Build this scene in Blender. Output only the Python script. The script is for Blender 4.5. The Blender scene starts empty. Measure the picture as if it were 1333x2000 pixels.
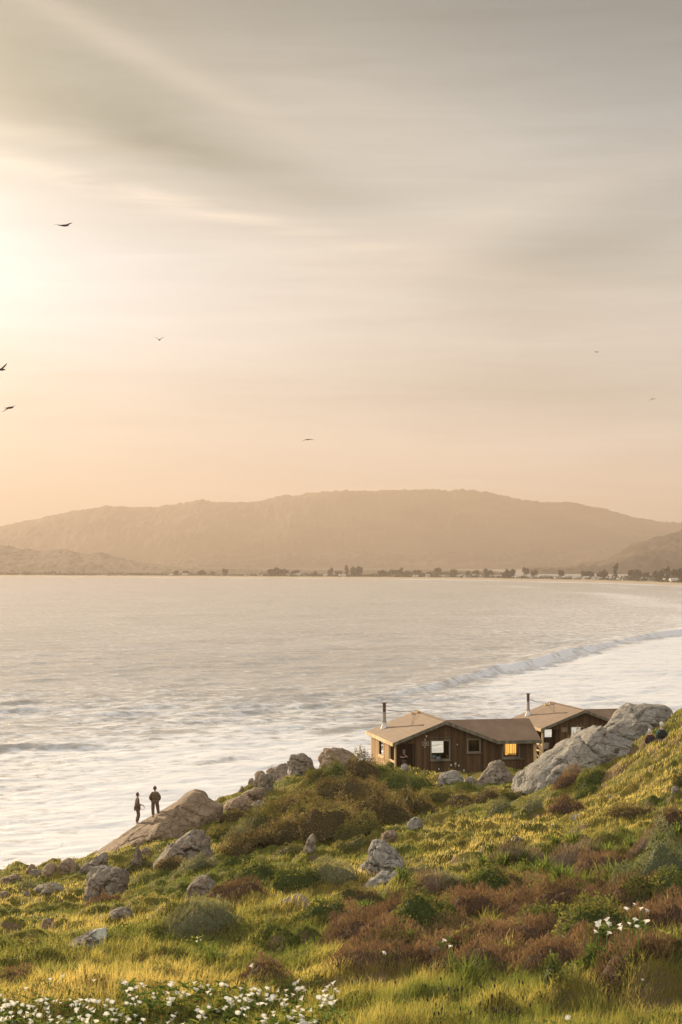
import bpy, bmesh, math, random
import numpy as np
from mathutils import Vector, Matrix
from mathutils.bvhtree import BVHTree

S = bpy.context.scene
COL = S.collection
R = math.radians

# ------------------------------------------------------------------ camera
F = 3300.0            # focal length in photo pixels
CX, HY = 666.5, 1100.0
CAMZ = 28.0
cam_d = bpy.data.cameras.new("camera")
cam_d.sensor_fit = 'VERTICAL'
cam_d.sensor_height = 36.0
cam_d.lens = F / 2000.0 * 36.0
cam_d.shift_y = 0.05
cam_d.clip_start = 0.5
cam_d.clip_end = 60000
cam = bpy.data.objects.new("camera", cam_d)
COL.objects.link(cam)
cam.location = (0, 0, CAMZ)
cam.rotation_euler = (R(90), 0, 0)
S.camera = cam

# ------------------------------------------------------------------ view + sky + sun
S.view_settings.view_transform = 'Standard'
S.view_settings.look = 'None'
S.view_settings.exposure = 1.05
S.view_settings.gamma = 1.0
S.cycles.max_bounces = 6
S.cycles.transparent_max_bounces = 10
S.cycles.volume_bounces = 0
S.cycles.use_denoising = True
S.cycles.sample_clamp_direct = 5.0
S.cycles.sample_clamp_indirect = 4.0

SUN_AZ, SUN_EL = -30.0, 13.0
w = bpy.data.worlds.new("World")
S.world = w
w.use_nodes = True


class NT:
    """small helper for writing node trees"""
    def __init__(self, tree):
        self.t = tree
        tree.nodes.clear()

    def n(self, typ, **kw):
        nd = self.t.nodes.new(typ)
        for k, v in kw.items():
            setattr(nd, k, v)
        return nd

    def link(self, a, b):
        self.t.links.new(a, b)

    def put(self, sock, v):
        if v is None:
            return
        if hasattr(v, 'is_linked') or hasattr(v, 'links'):
            self.link(v, sock)
        else:
            if sock.type == 'RGBA' and hasattr(v, '__len__') and len(v) == 3:
                v = (*v, 1)
            sock.default_value = v

    def m(self, op, a, b=None, c=None, clamp=False):
        nd = self.n('ShaderNodeMath', operation=op, use_clamp=clamp)
        self.put(nd.inputs[0], a)
        if b is not None:
            self.put(nd.inputs[1], b)
        if c is not None:
            self.put(nd.inputs[2], c)
        return nd.outputs[0]

    def mix(self, f, a, b, blend='MIX'):
        nd = self.n('ShaderNodeMix', data_type='RGBA', blend_type=blend)
        self.put(nd.inputs[0], f)
        self.put(nd.inputs[6], a)
        self.put(nd.inputs[7], b)
        return nd.outputs[2]

    def ramp(self, f, stops, interp='LINEAR'):
        nd = self.n('ShaderNodeValToRGB')
        cr = nd.color_ramp
        cr.interpolation = interp
        while len(cr.elements) < len(stops):
            cr.elements.new(0.5)
        for e, (p, c) in zip(cr.elements, stops):
            e.position = p
            e.color = (*c, 1) if len(c) == 3 else c
        self.put(nd.inputs[0], f)
        return nd.outputs[0]

    def noise(self, vec, scale, detail=3, rough=0.55, dist=0.0, dim='3D'):
        nd = self.n('ShaderNodeTexNoise', noise_dimensions=dim)
        if vec is not None:
            self.link(vec, nd.inputs['Vector'])
        nd.inputs['Scale'].default_value = scale
        nd.inputs['Detail'].default_value = detail
        nd.inputs['Roughness'].default_value = rough
        nd.inputs['Distortion'].default_value = dist
        return nd.outputs[0]

    def mapr(self, v, a, b, c=0.0, d=1.0, smooth=False):
        nd = self.n('ShaderNodeMapRange', clamp=True)
        if smooth:
            nd.interpolation_type = 'SMOOTHSTEP'
        self.put(nd.inputs[0], v)
        for i, x in enumerate((a, b, c, d)):
            nd.inputs[1 + i].default_value = x
        return nd.outputs[0]


def srgb(r, g, b):
    f = lambda c: ((c / 255 + 0.055) / 1.055) ** 2.4 if c / 255 > 0.04045 else c / 255 / 12.92
    return (f(r), f(g), f(b))


def build_sky():
    N = NT(w.node_tree)
    tc = N.n('ShaderNodeTexCoord')
    sep = N.n('ShaderNodeSeparateXYZ')
    N.link(tc.outputs['Generated'], sep.inputs[0])
    x, y, z = sep.outputs
    az = N.m('ARCTAN2', x, y)                 # radians, 0 straight out to sea, + to the right
    el = N.m('ARCSINE', z)
    # high cloud veil, coloured by height above the horizon
    e01 = N.mapr(el, -0.1, 1.5)
    def st(py):
        return ((HY - py) / F + 0.1) / 1.6
    K = 0.482                                  # the scene is exposed for the shaded slope
    def sk(r, g, b, f=1.0):
        return tuple(c * K * f for c in srgb(r, g, b))
    veil = N.ramp(e01, [
        (0.0, sk(186, 160, 138)),
        (st(1100), sk(244, 232, 224)),
        (st(960), sk(240, 230, 222)),
        (st(800), sk(219, 213, 207)),
        (st(560), sk(213, 208, 200)),
        (st(330), sk(191, 191, 185)),
        (st(60), sk(134, 139, 135)),
        (st(-300), sk(146, 145, 140)),
        (0.5, sk(216, 215, 214)),
        (1.0, sk(226, 226, 226))])
    # the sky at our backs, raised above its natural brightness as fill light
    back = N.mapr(y, 0.5, -0.6, 0.0, 1.0, True)
    veil = N.mix(back, veil, (0.66, 0.62, 0.57, 1))
    # left warmer, right greyer
    side = N.mapr(az, -0.22, 0.24, 0, 1, True)
    veil = N.mix(N.m('MULTIPLY', side, 1.0), veil, N.mix(1.0, veil, N.mix(N.mapr(el, 0.04, 0.26), (1.04, 1.03, 1.04, 1), (0.80, 0.84, 0.88, 1)), 'MULTIPLY'))
    # coordinates for the cirrus: rotated so the streaks fall to the right
    comb = N.n('ShaderNodeCombineXYZ')
    N.link(az, comb.inputs[0]); N.link(el, comb.inputs[1])
    mp = N.n('ShaderNodeMapping')
    mp.inputs['Rotation'].default_value = (0, 0, R(14))
    mp.inputs['Scale'].default_value = (2.2, 13.0, 1)
    N.link(comb.outputs[0], mp.inputs[0])
    s1 = N.noise(mp.outputs[0], 1.6, 6, 0.55, 0.6)
    mp2 = N.n('ShaderNodeMapping')
    mp2.inputs['Rotation'].default_value = (0, 0, R(-12))
    mp2.inputs['Scale'].default_value = (2.0, 7.0, 1)
    mp2.inputs['Location'].default_value = (3.3, 1.7, 0)
    N.link(comb.outputs[0], mp2.inputs[0])
    s2 = N.noise(mp2.outputs[0], 1.5, 5, 0.5, 0.8)
    mp3 = N.n('ShaderNodeMapping')
    mp3.inputs['Rotation'].default_value = (0, 0, R(16))
    mp3.inputs['Scale'].default_value = (5.0, 60.0, 1)
    N.link(comb.outputs[0], mp3.inputs[0])
    s3 = N.noise(mp3.outputs[0], 1.5, 5, 0.6, 0.5)
    st1 = N.mapr(s1, 0.3, 0.7, -1, 1)
    st2 = N.mapr(s2, 0.3, 0.7, -1, 1)
    st3 = N.mapr(s3, 0.3, 0.7, -1, 1)

    def blob(px, py, sx, sy, rot=0):
        a0 = (px - CX) / F; e0 = (HY - py) / F
        c, s = math.cos(R(rot)), math.sin(R(rot))
        da = N.m('SUBTRACT', az, a0); de = N.m('SUBTRACT', el, e0)
        p = N.m('ADD', N.m('MULTIPLY', da, c), N.m('MULTIPLY', de, -s))
        q = N.m('ADD', N.m('MULTIPLY', da, s), N.m('MULTIPLY', de, c))
        p = N.m('DIVIDE', p, sx / F); q = N.m('DIVIDE', q, sy / F)
        r2 = N.m('ADD', N.m('MULTIPLY', p, p), N.m('MULTIPLY', q, q))
        return N.m('POWER', 2.718, N.m('MULTIPLY', r2, -1.0))
    # blue-green gaps in the veil
    gap = N.m('ADD', N.m('ADD', blob(100, 205, 440, 115, 12), N.m('MULTIPLY', blob(-60, 20, 520, 120, 0), 0.55)), N.m('MULTIPLY', blob(420, 330, 330, 42, 14), 0.6))
    gap = N.m('MULTIPLY', gap, N.mapr(s1, 0.2, 0.6, 1.25, 0.55))
    gap2 = N.m('MULTIPLY', blob(1150, 500, 320, 90, -14), 0.40)
    gap3 = N.m('MULTIPLY', blob(1000, 770, 430, 50, 0), 0.35)
    g = N.m('ADD', N.m('ADD', gap, gap2), gap3)
    veil = N.mix(N.m('MULTIPLY', g, 0.85, clamp=True), veil, sk(92, 113, 110))
    # bright streaks
    b1 = N.m('MULTIPLY', blob(280, 398, 420, 17, 11.5), N.mapr(s3, 0.35, 0.6, 0.1, 1.3))
    b2 = N.m('MULTIPLY', blob(250, 130, 330, 26, 24), 0.4)
    b3 = N.m('MULTIPLY', blob(720, 270, 330, 100, 14), 0.30)
    b4 = N.m('ADD', N.m('MULTIPLY', blob(980, 420, 420, 40, -14), 0.28), N.m('MULTIPLY', N.m('ADD', blob(820, 520, 300, 40, -22), N.m('ADD', blob(480, 480, 330, 30, 14), blob(1020, 560, 260, 30, 10))), 0.22))
    b5 = N.m('MULTIPLY', blob(60, 290, 260, 16, 6), 0.28)
    b = N.m('ADD', N.m('ADD', N.m('ADD', b1, b2), N.m('ADD', b3, b4)), b5)
    veil = N.mix(N.m('MULTIPLY', b, 0.62, clamp=True), veil, sk(238, 222, 206))
    stv = N.m('ADD', N.m('MULTIPLY', st1, 0.05), N.m('ADD', N.m('MULTIPLY', st2, 0.04), N.m('MULTIPLY', st3, 0.075)))
    veil = N.mix(1.0, veil, N.m('ADD', stv, 1.0), 'MULTIPLY')
    # glow of the veiled sun
    gl = N.m('MULTIPLY', blob(-10, 560, 520, 170, 6), 0.095)
    gl = N.m('ADD', gl, N.m('MULTIPLY', blob(-250, 600, 700, 300, 0), 0.02))
    # bright aureole round the hidden sun, well outside the view on the left
    aur = N.m('MULTIPLY', blob(CX - math.radians(31) * F, HY - math.radians(11) * F, math.radians(9.5) * F, math.radians(7.5) * F), 4.0)
    gl = N.m('MULTIPLY', gl, N.m('ADD', N.m('MULTIPLY', st1, 0.10), 1.0))
    veil = N.mix(1.0, veil, N.mix(1.0, (0.62, 0.93, 1.45, 1), gl, 'MULTIPLY'), 'ADD')
    veil = N.mix(1.0, veil, N.mix(1.0, (1.0, 0.84, 0.62, 1), aur, 'MULTIPLY'), 'ADD')
    sky = N.n('ShaderNodeTexSky', sky_type='NISHITA')
    sky.sun_disc = False
    sky.sun_elevation = R(SUN_EL)
    sky.sun_rotation = R(SUN_AZ)
    sky.dust_density = 4.0
    sky.air_density = 1.2
    veil10 = N.mix(1.0, veil, (10, 10, 10, 1), 'MULTIPLY')
    col = N.mix(0.93, sky.outputs[0], veil10)
    bg = N.n('ShaderNodeBackground')
    N.link(col, bg.inputs[0])
    bg.inputs[1].default_value = 0.1
    out = N.n('ShaderNodeOutputWorld')
    N.link(bg.outputs[0], out.inputs[0])


build_sky()
sun_d = bpy.data.lights.new("sun", 'SUN')
sun_d.energy = 5.0
sun_d.angle = R(0.8)
sun_d.color = (1.0, 0.79, 0.52)
sun = bpy.data.objects.new("sun", sun_d)
COL.objects.link(sun)
SD = Vector((math.sin(R(SUN_AZ)) * math.cos(R(SUN_EL)), math.cos(R(SUN_AZ)) * math.cos(R(SUN_EL)), math.sin(R(SUN_EL))))
sun.rotation_euler = SD.to_track_quat('Z', 'Y').to_euler()
sun.location = (-300, 600, 200)

# ------------------------------------------------------------------ helpers
def P(px, py, d):
    """photo pixel at forward distance d -> world point"""
    return np.array(((px - CX) / F * d, d, CAMZ - (py - HY) / F * d))


def tag(o, label=None, cat=None, group=None, kind=None):
    if label: o['label'] = label
    if cat: o['category'] = cat
    if group: o['group'] = group
    if kind: o['kind'] = kind
    return o


def empty(name, loc, rz=0.0, label=None, cat=None, group=None):
    o = bpy.data.objects.new(name, None)
    o.empty_display_size = 0.3
    COL.objects.link(o)
    o.location = loc
    o.rotation_euler = (0, 0, rz)
    return tag(o, label, cat, group)


def npmesh(name, verts, faces, mats, tint=None, smooth=False, midx=None):
    """faces: list of int arrays (k x 3) or (k x 4)"""
    verts = np.asarray(verts, np.float32).reshape(-1, 3)
    me = bpy.data.meshes.new(name)
    faces = [np.asarray(f, np.int32) for f in faces if len(f)]
    idx = np.concatenate([f.ravel() for f in faces])
    tot = np.concatenate([np.full(len(f), f.shape[1], np.int32) for f in faces])
    st = np.concatenate([[0], np.cumsum(tot)[:-1]]).astype(np.int32)
    me.vertices.add(len(verts)); me.vertices.foreach_set('co', verts.ravel())
    me.loops.add(len(idx)); me.loops.foreach_set('vertex_index', idx)
    me.polygons.add(len(tot)); me.polygons.foreach_set('loop_start', st)
    try:
        me.polygons.foreach_set('loop_total', tot)
    except Exception:
        pass
    if midx is not None:
        me.polygons.foreach_set('material_index', np.asarray(midx, np.int32))
    me.polygons.foreach_set('use_smooth', np.full(len(tot), smooth))
    if tint is not None:
        at = me.attributes.new('tint', 'FLOAT', 'POINT')
        at.data.foreach_set('value', np.asarray(tint, np.float32))
    for m in (mats if isinstance(mats, (list, tuple)) else [mats]):
        me.materials.append(m)
    me.update(calc_edges=True)
    me.validate()
    return me


def link(name, me, parent=None, loc=None):
    o = bpy.data.objects.new(name, me)
    COL.objects.link(o)
    if parent is not None:
        o.parent = parent
    if loc is not None:
        o.location = loc
    return o


class MB:
    """collects simple solids into one mesh"""
    def __init__(self):
        self.v = []; self.f3 = []; self.f4 = []; self.n = 0

    def add(self, v, f3=(), f4=()):
        self.v.append(np.asarray(v, float).reshape(-1, 3))
        if len(f3): self.f3.append(np.asarray(f3) + self.n)
        if len(f4): self.f4.append(np.asarray(f4) + self.n)
        self.n += len(self.v[-1])

    def hexa(self, p):
        """8 points: bottom 4 ccw, top 4 ccw"""
        self.add(p, f4=[(0, 3, 2, 1), (4, 5, 6, 7), (0, 1, 5, 4), (1, 2, 6, 5), (2, 3, 7, 6), (3, 0, 4, 7)])

    def box(self, x0, x1, y0, y1, z0, z1):
        self.hexa([(x0, y0, z0), (x1, y0, z0), (x1, y1, z0), (x0, y1, z0), (x0, y0, z1), (x1, y0, z1), (x1, y1, z1), (x0, y1, z1)])

    def bar(self, a, b, w, h):
        a = Vector(a); b = Vector(b); d = (b - a).normalized()
        up = Vector((0, 0, 1)) if abs(d.z) < 0.9 else Vector((0, 1, 0))
        s = d.cross(up).normalized(); u = s.cross(d).normalized()
        q = []
        for c in (a, b):
            for i, j in ((-1, -1), (1, -1), (1, 1), (-1, 1)):
                q.append(c + s * (i * w / 2) + u * (j * h / 2))
        self.add([tuple(x) for x in q], f4=[(3, 2, 1, 0), (4, 5, 6, 7), (0, 1, 5, 4), (1, 2, 6, 5), (2, 3, 7, 6), (3, 0, 4, 7)])

    def tube(self, pts, rad, k=8, cap=True, sq=1.0):
        pts = [Vector(p) for p in pts]
        if not hasattr(rad, '__len__'): rad = [rad] * len(pts)
        rings = []
        ref = None
        for i, p in enumerate(pts):
            d = (pts[min(i + 1, len(pts) - 1)] - pts[max(i - 1, 0)]).normalized()
            if ref is None:
                ref = Vector((1, 0, 0)) if abs(d.x) < 0.8 else Vector((0, 1, 0))
            s = (ref - d * ref.dot(d)).normalized(); t = d.cross(s); ref = s
            for j in range(k):
                a = 2 * math.pi * j / k
                rings.append(tuple(p + s * (math.cos(a) * rad[i]) + t * (math.sin(a) * rad[i] * sq)))
        f4 = []
        for i in range(len(pts) - 1):
            for j in range(k):
                a = i * k + j; b = i * k + (j + 1) % k
                f4.append((a, b, b + k, a + k))
        f3 = []
        if cap:
            rings.append(tuple(pts[0])); rings.append(tuple(pts[-1]))
            c0 = len(rings) - 2
            for j in range(k):
                f3.append((c0, (j + 1) % k, j))
                f3.append((c0 + 1, (len(pts) - 1) * k + j, (len(pts) - 1) * k + (j + 1) % k))
        self.add(rings, f3=f3, f4=f4)

    def build(self, name, mat, parent=None, loc=None, smooth=False):
        v = np.concatenate(self.v)
        fs = []
        if self.f3: fs.append(np.concatenate(self.f3))
        if self.f4: fs.append(np.concatenate(self.f4))
        return link(name, npmesh(name, v, fs, mat, smooth=smooth), parent, loc)


# numpy gradient-ish value noise -------------------------------------------------
def _h(ix, iy, iz, seed):
    n = (ix * 374761393 + iy * 668265263 + iz * 2147483647 + seed * 1274126177) & 0xFFFFFFFF
    n = ((n ^ (n >> 13)) * 1274126177) & 0xFFFFFFFF
    n = ((n ^ (n >> 16)) * 2246822519) & 0xFFFFFFFF
    return ((n ^ (n >> 15)) & 0xFFFFFF) / float(0xFFFFFF)


def vnoise(x, y, z=0.0, seed=0):
    x, y, z = np.broadcast_arrays(np.asarray(x, float), np.asarray(y, float), np.asarray(z, float))
    fx, fy, fz = np.floor(x), np.floor(y), np.floor(z)
    ix, iy, iz = fx.astype(np.int64), fy.astype(np.int64), fz.astype(np.int64)
    tx, ty, tz = x - fx, y - fy, z - fz
    tx, ty, tz = [t * t * t * (t * (t * 6 - 15) + 10) for t in (tx, ty, tz)]
    r = 0
    for dx in (0, 1):
        wx = tx if dx else 1 - tx
        for dy in (0, 1):
            wy = ty if dy else 1 - ty
            for dz in (0, 1):
                wz = tz if dz else 1 - tz
                r = r + wx * wy * wz * _h(ix + dx, iy + dy, iz + dz, seed)
    return r * 2 - 1


def fbm(x, y, z=0.0, seed=0, oct=4, lac=2.03, gain=0.5):
    a = 1.0; s = 0; t = 0
    x, y, z = np.asarray(x, float), np.asarray(y, float), np.asarray(z, float)
    for i in range(oct):
        s = s + a * vnoise(x, y, z, seed + i * 17); t += a
        x, y, z = x * lac + 5.3, y * lac + 9.1, z * lac + 2.7
        a *= gain
    return s / t


def ridged(x, y, z=0.0, seed=0, oct=4):
    a = 1.0; s = 0; t = 0
    x, y, z = np.asarray(x, float), np.asarray(y, float), np.asarray(z, float)
    for i in range(oct):
        s = s + a * (1 - 2 * np.abs(vnoise(x, y, z, seed + i * 13))); t += a
        x, y, z = x * 2.1 + 3.1, y * 2.1 + 7.7, z * 2.1 + 1.3
        a *= 0.5
    return s / t


def smooth01(x):
    x = np.clip(x, 0, 1)
    return x * x * (3 - 2 * x)


# ------------------------------------------------------------------ materials
def new_mat(name):
    m = bpy.data.materials.new(name)
    m.use_nodes = True
    return m, NT(m.node_tree)


def finish(N, shader):
    out = N.n('ShaderNodeOutputMaterial')
    N.link(shader, out.inputs[0])
    return out


def principled(N, col, rough=0.8, bump=None, bstr=0.3, bdist=0.02, spec=0.3, **kw):
    p = N.n('ShaderNodeBsdfPrincipled')
    N.put(p.inputs['Base Color'], col)
    N.put(p.inputs['Roughness'], rough)
    p.inputs['Specular IOR Level'].default_value = spec
    for k, v in kw.items():
        N.put(p.inputs[k], v)
    if bump is not None:
        b = N.n('ShaderNodeBump')
        b.inputs['Strength'].default_value = bstr
        b.inputs['Distance'].default_value = bdist
        N.link(bump, b.inputs['Height'])
        N.link(b.outputs[0], p.inputs['Normal'])
    return p.outputs[0]


def plain(name, col, rough=0.7, vary=0.12, scale=6.0, bstr=0.15, bdist=0.01, spec=0.3, metal=0.0):
    m, N = new_mat(name)
    g = N.n('ShaderNodeNewGeometry')
    n = N.noise(g.outputs['Position'], scale, 5, 0.6)
    f = N.mapr(n, 0.3, 0.7, 1 - vary, 1 + vary)
    c = N.mix(1.0, (*col, 1), f, 'MULTIPLY')
    finish(N, principled(N, c, rough, n, bstr, bdist, spec, Metallic=metal))
    return m


def leaf_mat(name, cols, trans=0.35, rough=0.8, tcol=1.6, patch=None):
    """cols: ramp over the per-leaf tint 0..1"""
    m, N = new_mat(name)
    at = N.n('ShaderNodeAttribute', attribute_name='tint')
    f = at.outputs['Fac']
    c = N.ramp(f, [(i / (len(cols) - 1), c) for i, c in enumerate(cols)])
    p = principled(N, c, rough, spec=0.08)
    t = N.n('ShaderNodeBsdfTranslucent')
    N.put(t.inputs[0], N.mix(1.0, c, (tcol, tcol * 0.95, tcol * 0.55, 1), 'MULTIPLY'))
    mx = N.n('ShaderNodeMixShader')
    mx.inputs[0].default_value = trans
    N.link(p, mx.inputs[1]); N.link(t.outputs[0], mx.inputs[2])
    finish(N, mx.outputs[0])
    return m


def rock_mat(name, base, base2, lichen=(0.50, 0.50, 0.40), warm=(0.30, 0.17, 0.08), lam=0.45, cap=None):
    m, N = new_mat(name)
    g = N.n('ShaderNodeNewGeometry')
    pos = g.outputs['Position']
    a = N.noise(pos, 0.9, 6, 0.6, 0.4)
    b = N.noise(pos, 5.0, 6, 0.65, 0.3)
    c = N.noise(pos, 19.0, 5, 0.65)
    col = N.mix(N.mapr(a, 0.35, 0.65), base, base2)
    col = N.mix(N.mapr(b, 0.54, 0.60, 0, lam), col, lichen)
    col = N.mix(N.mapr(b, 0.44, 0.36, 0, 0.5), col, warm)
    vo = N.n('ShaderNodeTexVoronoi', feature='DISTANCE_TO_EDGE')
    mpn = N.n('ShaderNodeMapping'); mpn.inputs['Rotation'].default_value = (0.5, 0.3, 0.4)
    mpn.inputs['Scale'].default_value = (1.0, 1.0, 1.9)
    N.link(pos, mpn.inputs[0])
    wob = N.n('ShaderNodeVectorMath', operation='ADD')
    nz = N.n('ShaderNodeTexNoise'); nz.inputs['Scale'].default_value = 1.7
    N.link(mpn.outputs[0], wob.inputs[0])
    N.link(nz.outputs[1], wob.inputs[1]); N.link(pos, nz.inputs['Vector'])
    N.link(wob.outputs[0], vo.inputs['Vector'])
    vo.inputs['Scale'].default_value = 0.9
    crack = N.mapr(vo.outputs[0], 0.0, 0.045, 0, 1)
    vo2 = N.n('ShaderNodeTexVoronoi', feature='DISTANCE_TO_EDGE'); vo2.inputs['Scale'].default_value = 2.6
    N.link(wob.outputs[0], vo2.inputs['Vector'])
    crack2 = N.mapr(vo2.outputs[0], 0.0, 0.05, 0, 1)
    col = N.mix(1.0, col, N.mapr(N.m('MULTIPLY', crack, N.m('ADD', N.m('MULTIPLY', crack2, 0.5), 0.5)), 0, 1, 0.74, 1.0), 'MULTIPLY')
    if cap:
        oc = N.n('ShaderNodeTexCoord'); dv = N.n('ShaderNodeVectorMath', operation='DISTANCE')
        N.link(oc.outputs['Object'], dv.inputs[0]); dv.inputs[1].default_value = cap
        ff = N.mapr(N.m('ADD', dv.outputs['Value'], N.m('MULTIPLY', N.m('SUBTRACT', b, 0.5), 0.5)), 0.30, 0.36, 1, 0)
        col = N.mix(ff, col, (0.46, 0.46, 0.36, 1))
    col = N.mix(1.0, col, N.mapr(c, 0.3, 0.7, 0.72, 1.28), 'MULTIPLY')
    h = N.m('ADD', N.m('MULTIPLY', b, 0.7), N.m('ADD', N.m('MULTIPLY', c, 0.3), N.m('MULTIPLY', crack, 0.35)))
    finish(N, principled(N, col, 0.9, h, 0.9, 0.16, 0.2))
    return m


M = {}
M['rock'] = rock_mat('rock_grey', (0.17, 0.135, 0.10), (0.27, 0.22, 0.165), (0.42, 0.40, 0.31))
M['rock_big'] = rock_mat('rock_blue_grey', (0.215, 0.19, 0.155), (0.315, 0.285, 0.235), (0.42, 0.405, 0.335), (0.20, 0.135, 0.08), 0.5)
M['rock_brown'] = rock_mat('rock_brown', (0.21, 0.145, 0.09), (0.30, 0.215, 0.14), (0.38, 0.30, 0.20), (0.20, 0.11, 0.05), 0.4)
M['rock_dark'] = rock_mat('rock_dark', (0.10, 0.085, 0.075), (0.17, 0.145, 0.125), (0.34, 0.33, 0.27), (0.13, 0.08, 0.05), 0.5, cap=(0.42, 0.0, 0.62))
M['grass'] = leaf_mat('grass_blades', [(0.065, 0.095, 0.030), (0.15, 0.17, 0.055), (0.33, 0.285, 0.105), (0.54, 0.43, 0.20)], 0.55, 0.75, 1.5)
M['green'] = leaf_mat('shrub_green', [(0.055, 0.075, 0.024), (0.12, 0.135, 0.040), (0.25, 0.24, 0.075)], 0.3)
M['olive'] = leaf_mat('shrub_olive', [(0.07, 0.07, 0.028), (0.155, 0.14, 0.05), (0.27, 0.23, 0.085)], 0.3)
M['sage'] = leaf_mat('shrub_sage', [(0.12, 0.12, 0.062), (0.23, 0.225, 0.12), (0.38, 0.35, 0.20)], 0.2)
M['teal'] = leaf_mat('shrub_blue_sage', [(0.085, 0.10, 0.052), (0.17, 0.185, 0.10), (0.29, 0.29, 0.16)], 0.2)
M['heath'] = leaf_mat('heath_red', [(0.085, 0.055, 0.038), (0.18, 0.112, 0.070), (0.32, 0.20, 0.12)], 0.25, tcol=1.3)
M['bramble'] = leaf_mat('bramble_brown', [(0.07, 0.055, 0.026), (0.16, 0.12, 0.054), (0.34, 0.26, 0.115)], 0.25, tcol=1.4)
M['dry'] = leaf_mat('dry_stems', [(0.16, 0.11, 0.075), (0.27, 0.20, 0.14), (0.40, 0.31, 0.22)], 0.25, tcol=1.2)
M['broad'] = leaf_mat('lily_leaves', [(0.05, 0.085, 0.022), (0.11, 0.16, 0.04), (0.24, 0.26, 0.08)], 0.4)
M['core'] = plain('shrub_wood', (0.08, 0.055, 0.032), 1.0, 0.25, 9, 0.6, 0.05, 0.0)
# ------------------------------------------------------------------ hillside
CP = [  # photo x, y, distance: where the ground surface is seen
 (-300, 2000, 32), (0, 2000, 31.5), (330, 2000, 30), (667, 2000, 28), (1000, 2000, 26), (1333, 2000, 24), (1650, 2000, 23),
 (-300, 1900, 40), (0, 1900, 38), (330, 1900, 36), (667, 1900, 34), (1000, 1900, 31), (1333, 1900, 28.5), (1650, 1900, 27),
 (0, 1850, 46), (330, 1840, 42), (667, 1830, 39.5), (1000, 1830, 36), (1333, 1830, 32),
 (-300, 1800, 60), (0, 1800, 58), (330, 1780, 52), (667, 1780, 44.5), (1000, 1760, 43), (1333, 1760, 38), (1650, 1760, 35),
 (0, 1750, 77), (330, 1735, 65), (550, 1745, 53), (667, 1700, 58), (1000, 1700, 50), (1333, 1690, 46), (1650, 1690, 42),
 (0, 1705, 98), (-250, 1722, 98), (160, 1688, 98), (330, 1695, 78), (500, 1690, 66), (667, 1650, 71), (830, 1645, 66), (1000, 1645, 60), (1333, 1640, 52), (1650, 1620, 47),
 (300, 1650, 95), (430, 1575, 104), (460, 1620, 92), (600, 1605, 84), (667, 1600, 84), (850, 1600, 79), (1000, 1600, 73), (1150, 1600, 66), (1333, 1580, 58), (1650, 1520, 52),
 (550, 1533, 108), (600, 1560, 98), (650, 1505, 110), (720, 1505, 112), (700, 1560, 99), (765, 1518, 114), (800, 1555, 100), (870, 1522, 117),
 (870, 1560, 98), (960, 1520, 117), (980, 1550, 98), (1080, 1550, 88), (1180, 1550, 78), (1333, 1500, 71), (1650, 1430, 60),
 (1290, 1451, 77.5), (1250, 1462, 79), (1100, 1525, 96), (1190, 1488, 88), (1250, 1466, 83), (1333, 1440, 79), (1333, 1397, 91), (1420, 1370, 92), (1650, 1330, 75),
]
EXTRA = [  # world x, y, height relative to the camera
 (6, 124, -15.2), (4, 132, -15.8), (12, 122, -15.3), (16, 135, -16.0), (20, 146, -16.3), (25, 138, -15.6), (22, 118, -13.6), (27, 105, -9.5),
 (0, 12, -4.6), (-8, 14, -5.8), (8, 12, -3.6), (-14, 22, -7.9), (14, 20, -5.0), (-30, 60, -13.5), (-36, 90, -19.0), (32, 85, -6.0), (40, 110, -5.5),
 (30, 50, -4.5), (45, 80, -2), (50, 130, -6), (-25, 110, -20), (0, 120, -15), (-10, 118, -17),
]
pw = [P(*c) for c in CP]
XY = np.array([[p[0], p[1]] for p in pw] + [[e[0], e[1]] for e in EXTRA])
ZZ = np.array([p[2] for p in pw] + [CAMZ + e[2] for e in EXTRA])


def tps_fit(X, z, lam=0.05):
    n = len(X)
    r2 = ((X[:, None] - X[None]) ** 2).sum(-1)
    K = 0.5 * r2 * np.log(r2 + 1e-9) + lam * np.eye(n) * 40
    A = np.zeros((n + 3, n + 3)); A[:n, :n] = K
    A[:n, n] = 1; A[:n, n + 1:] = X; A[n, :n] = 1; A[n + 1:, :n] = X.T
    return np.linalg.solve(A, np.concatenate([z, np.zeros(3)]))


TW = tps_fit(XY, ZZ)
EDGE_X = np.array([-80, -45, -30, -19.5, -15, -10.5, -7, -1.5, 1.8, 3.5, 8, 14, 22, 40, 90])
EDGE_Y = np.array([70, 88, 95, 98.5, 99, 106, 108, 113, 115, 124, 133, 143, 152, 165, 190])


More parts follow.
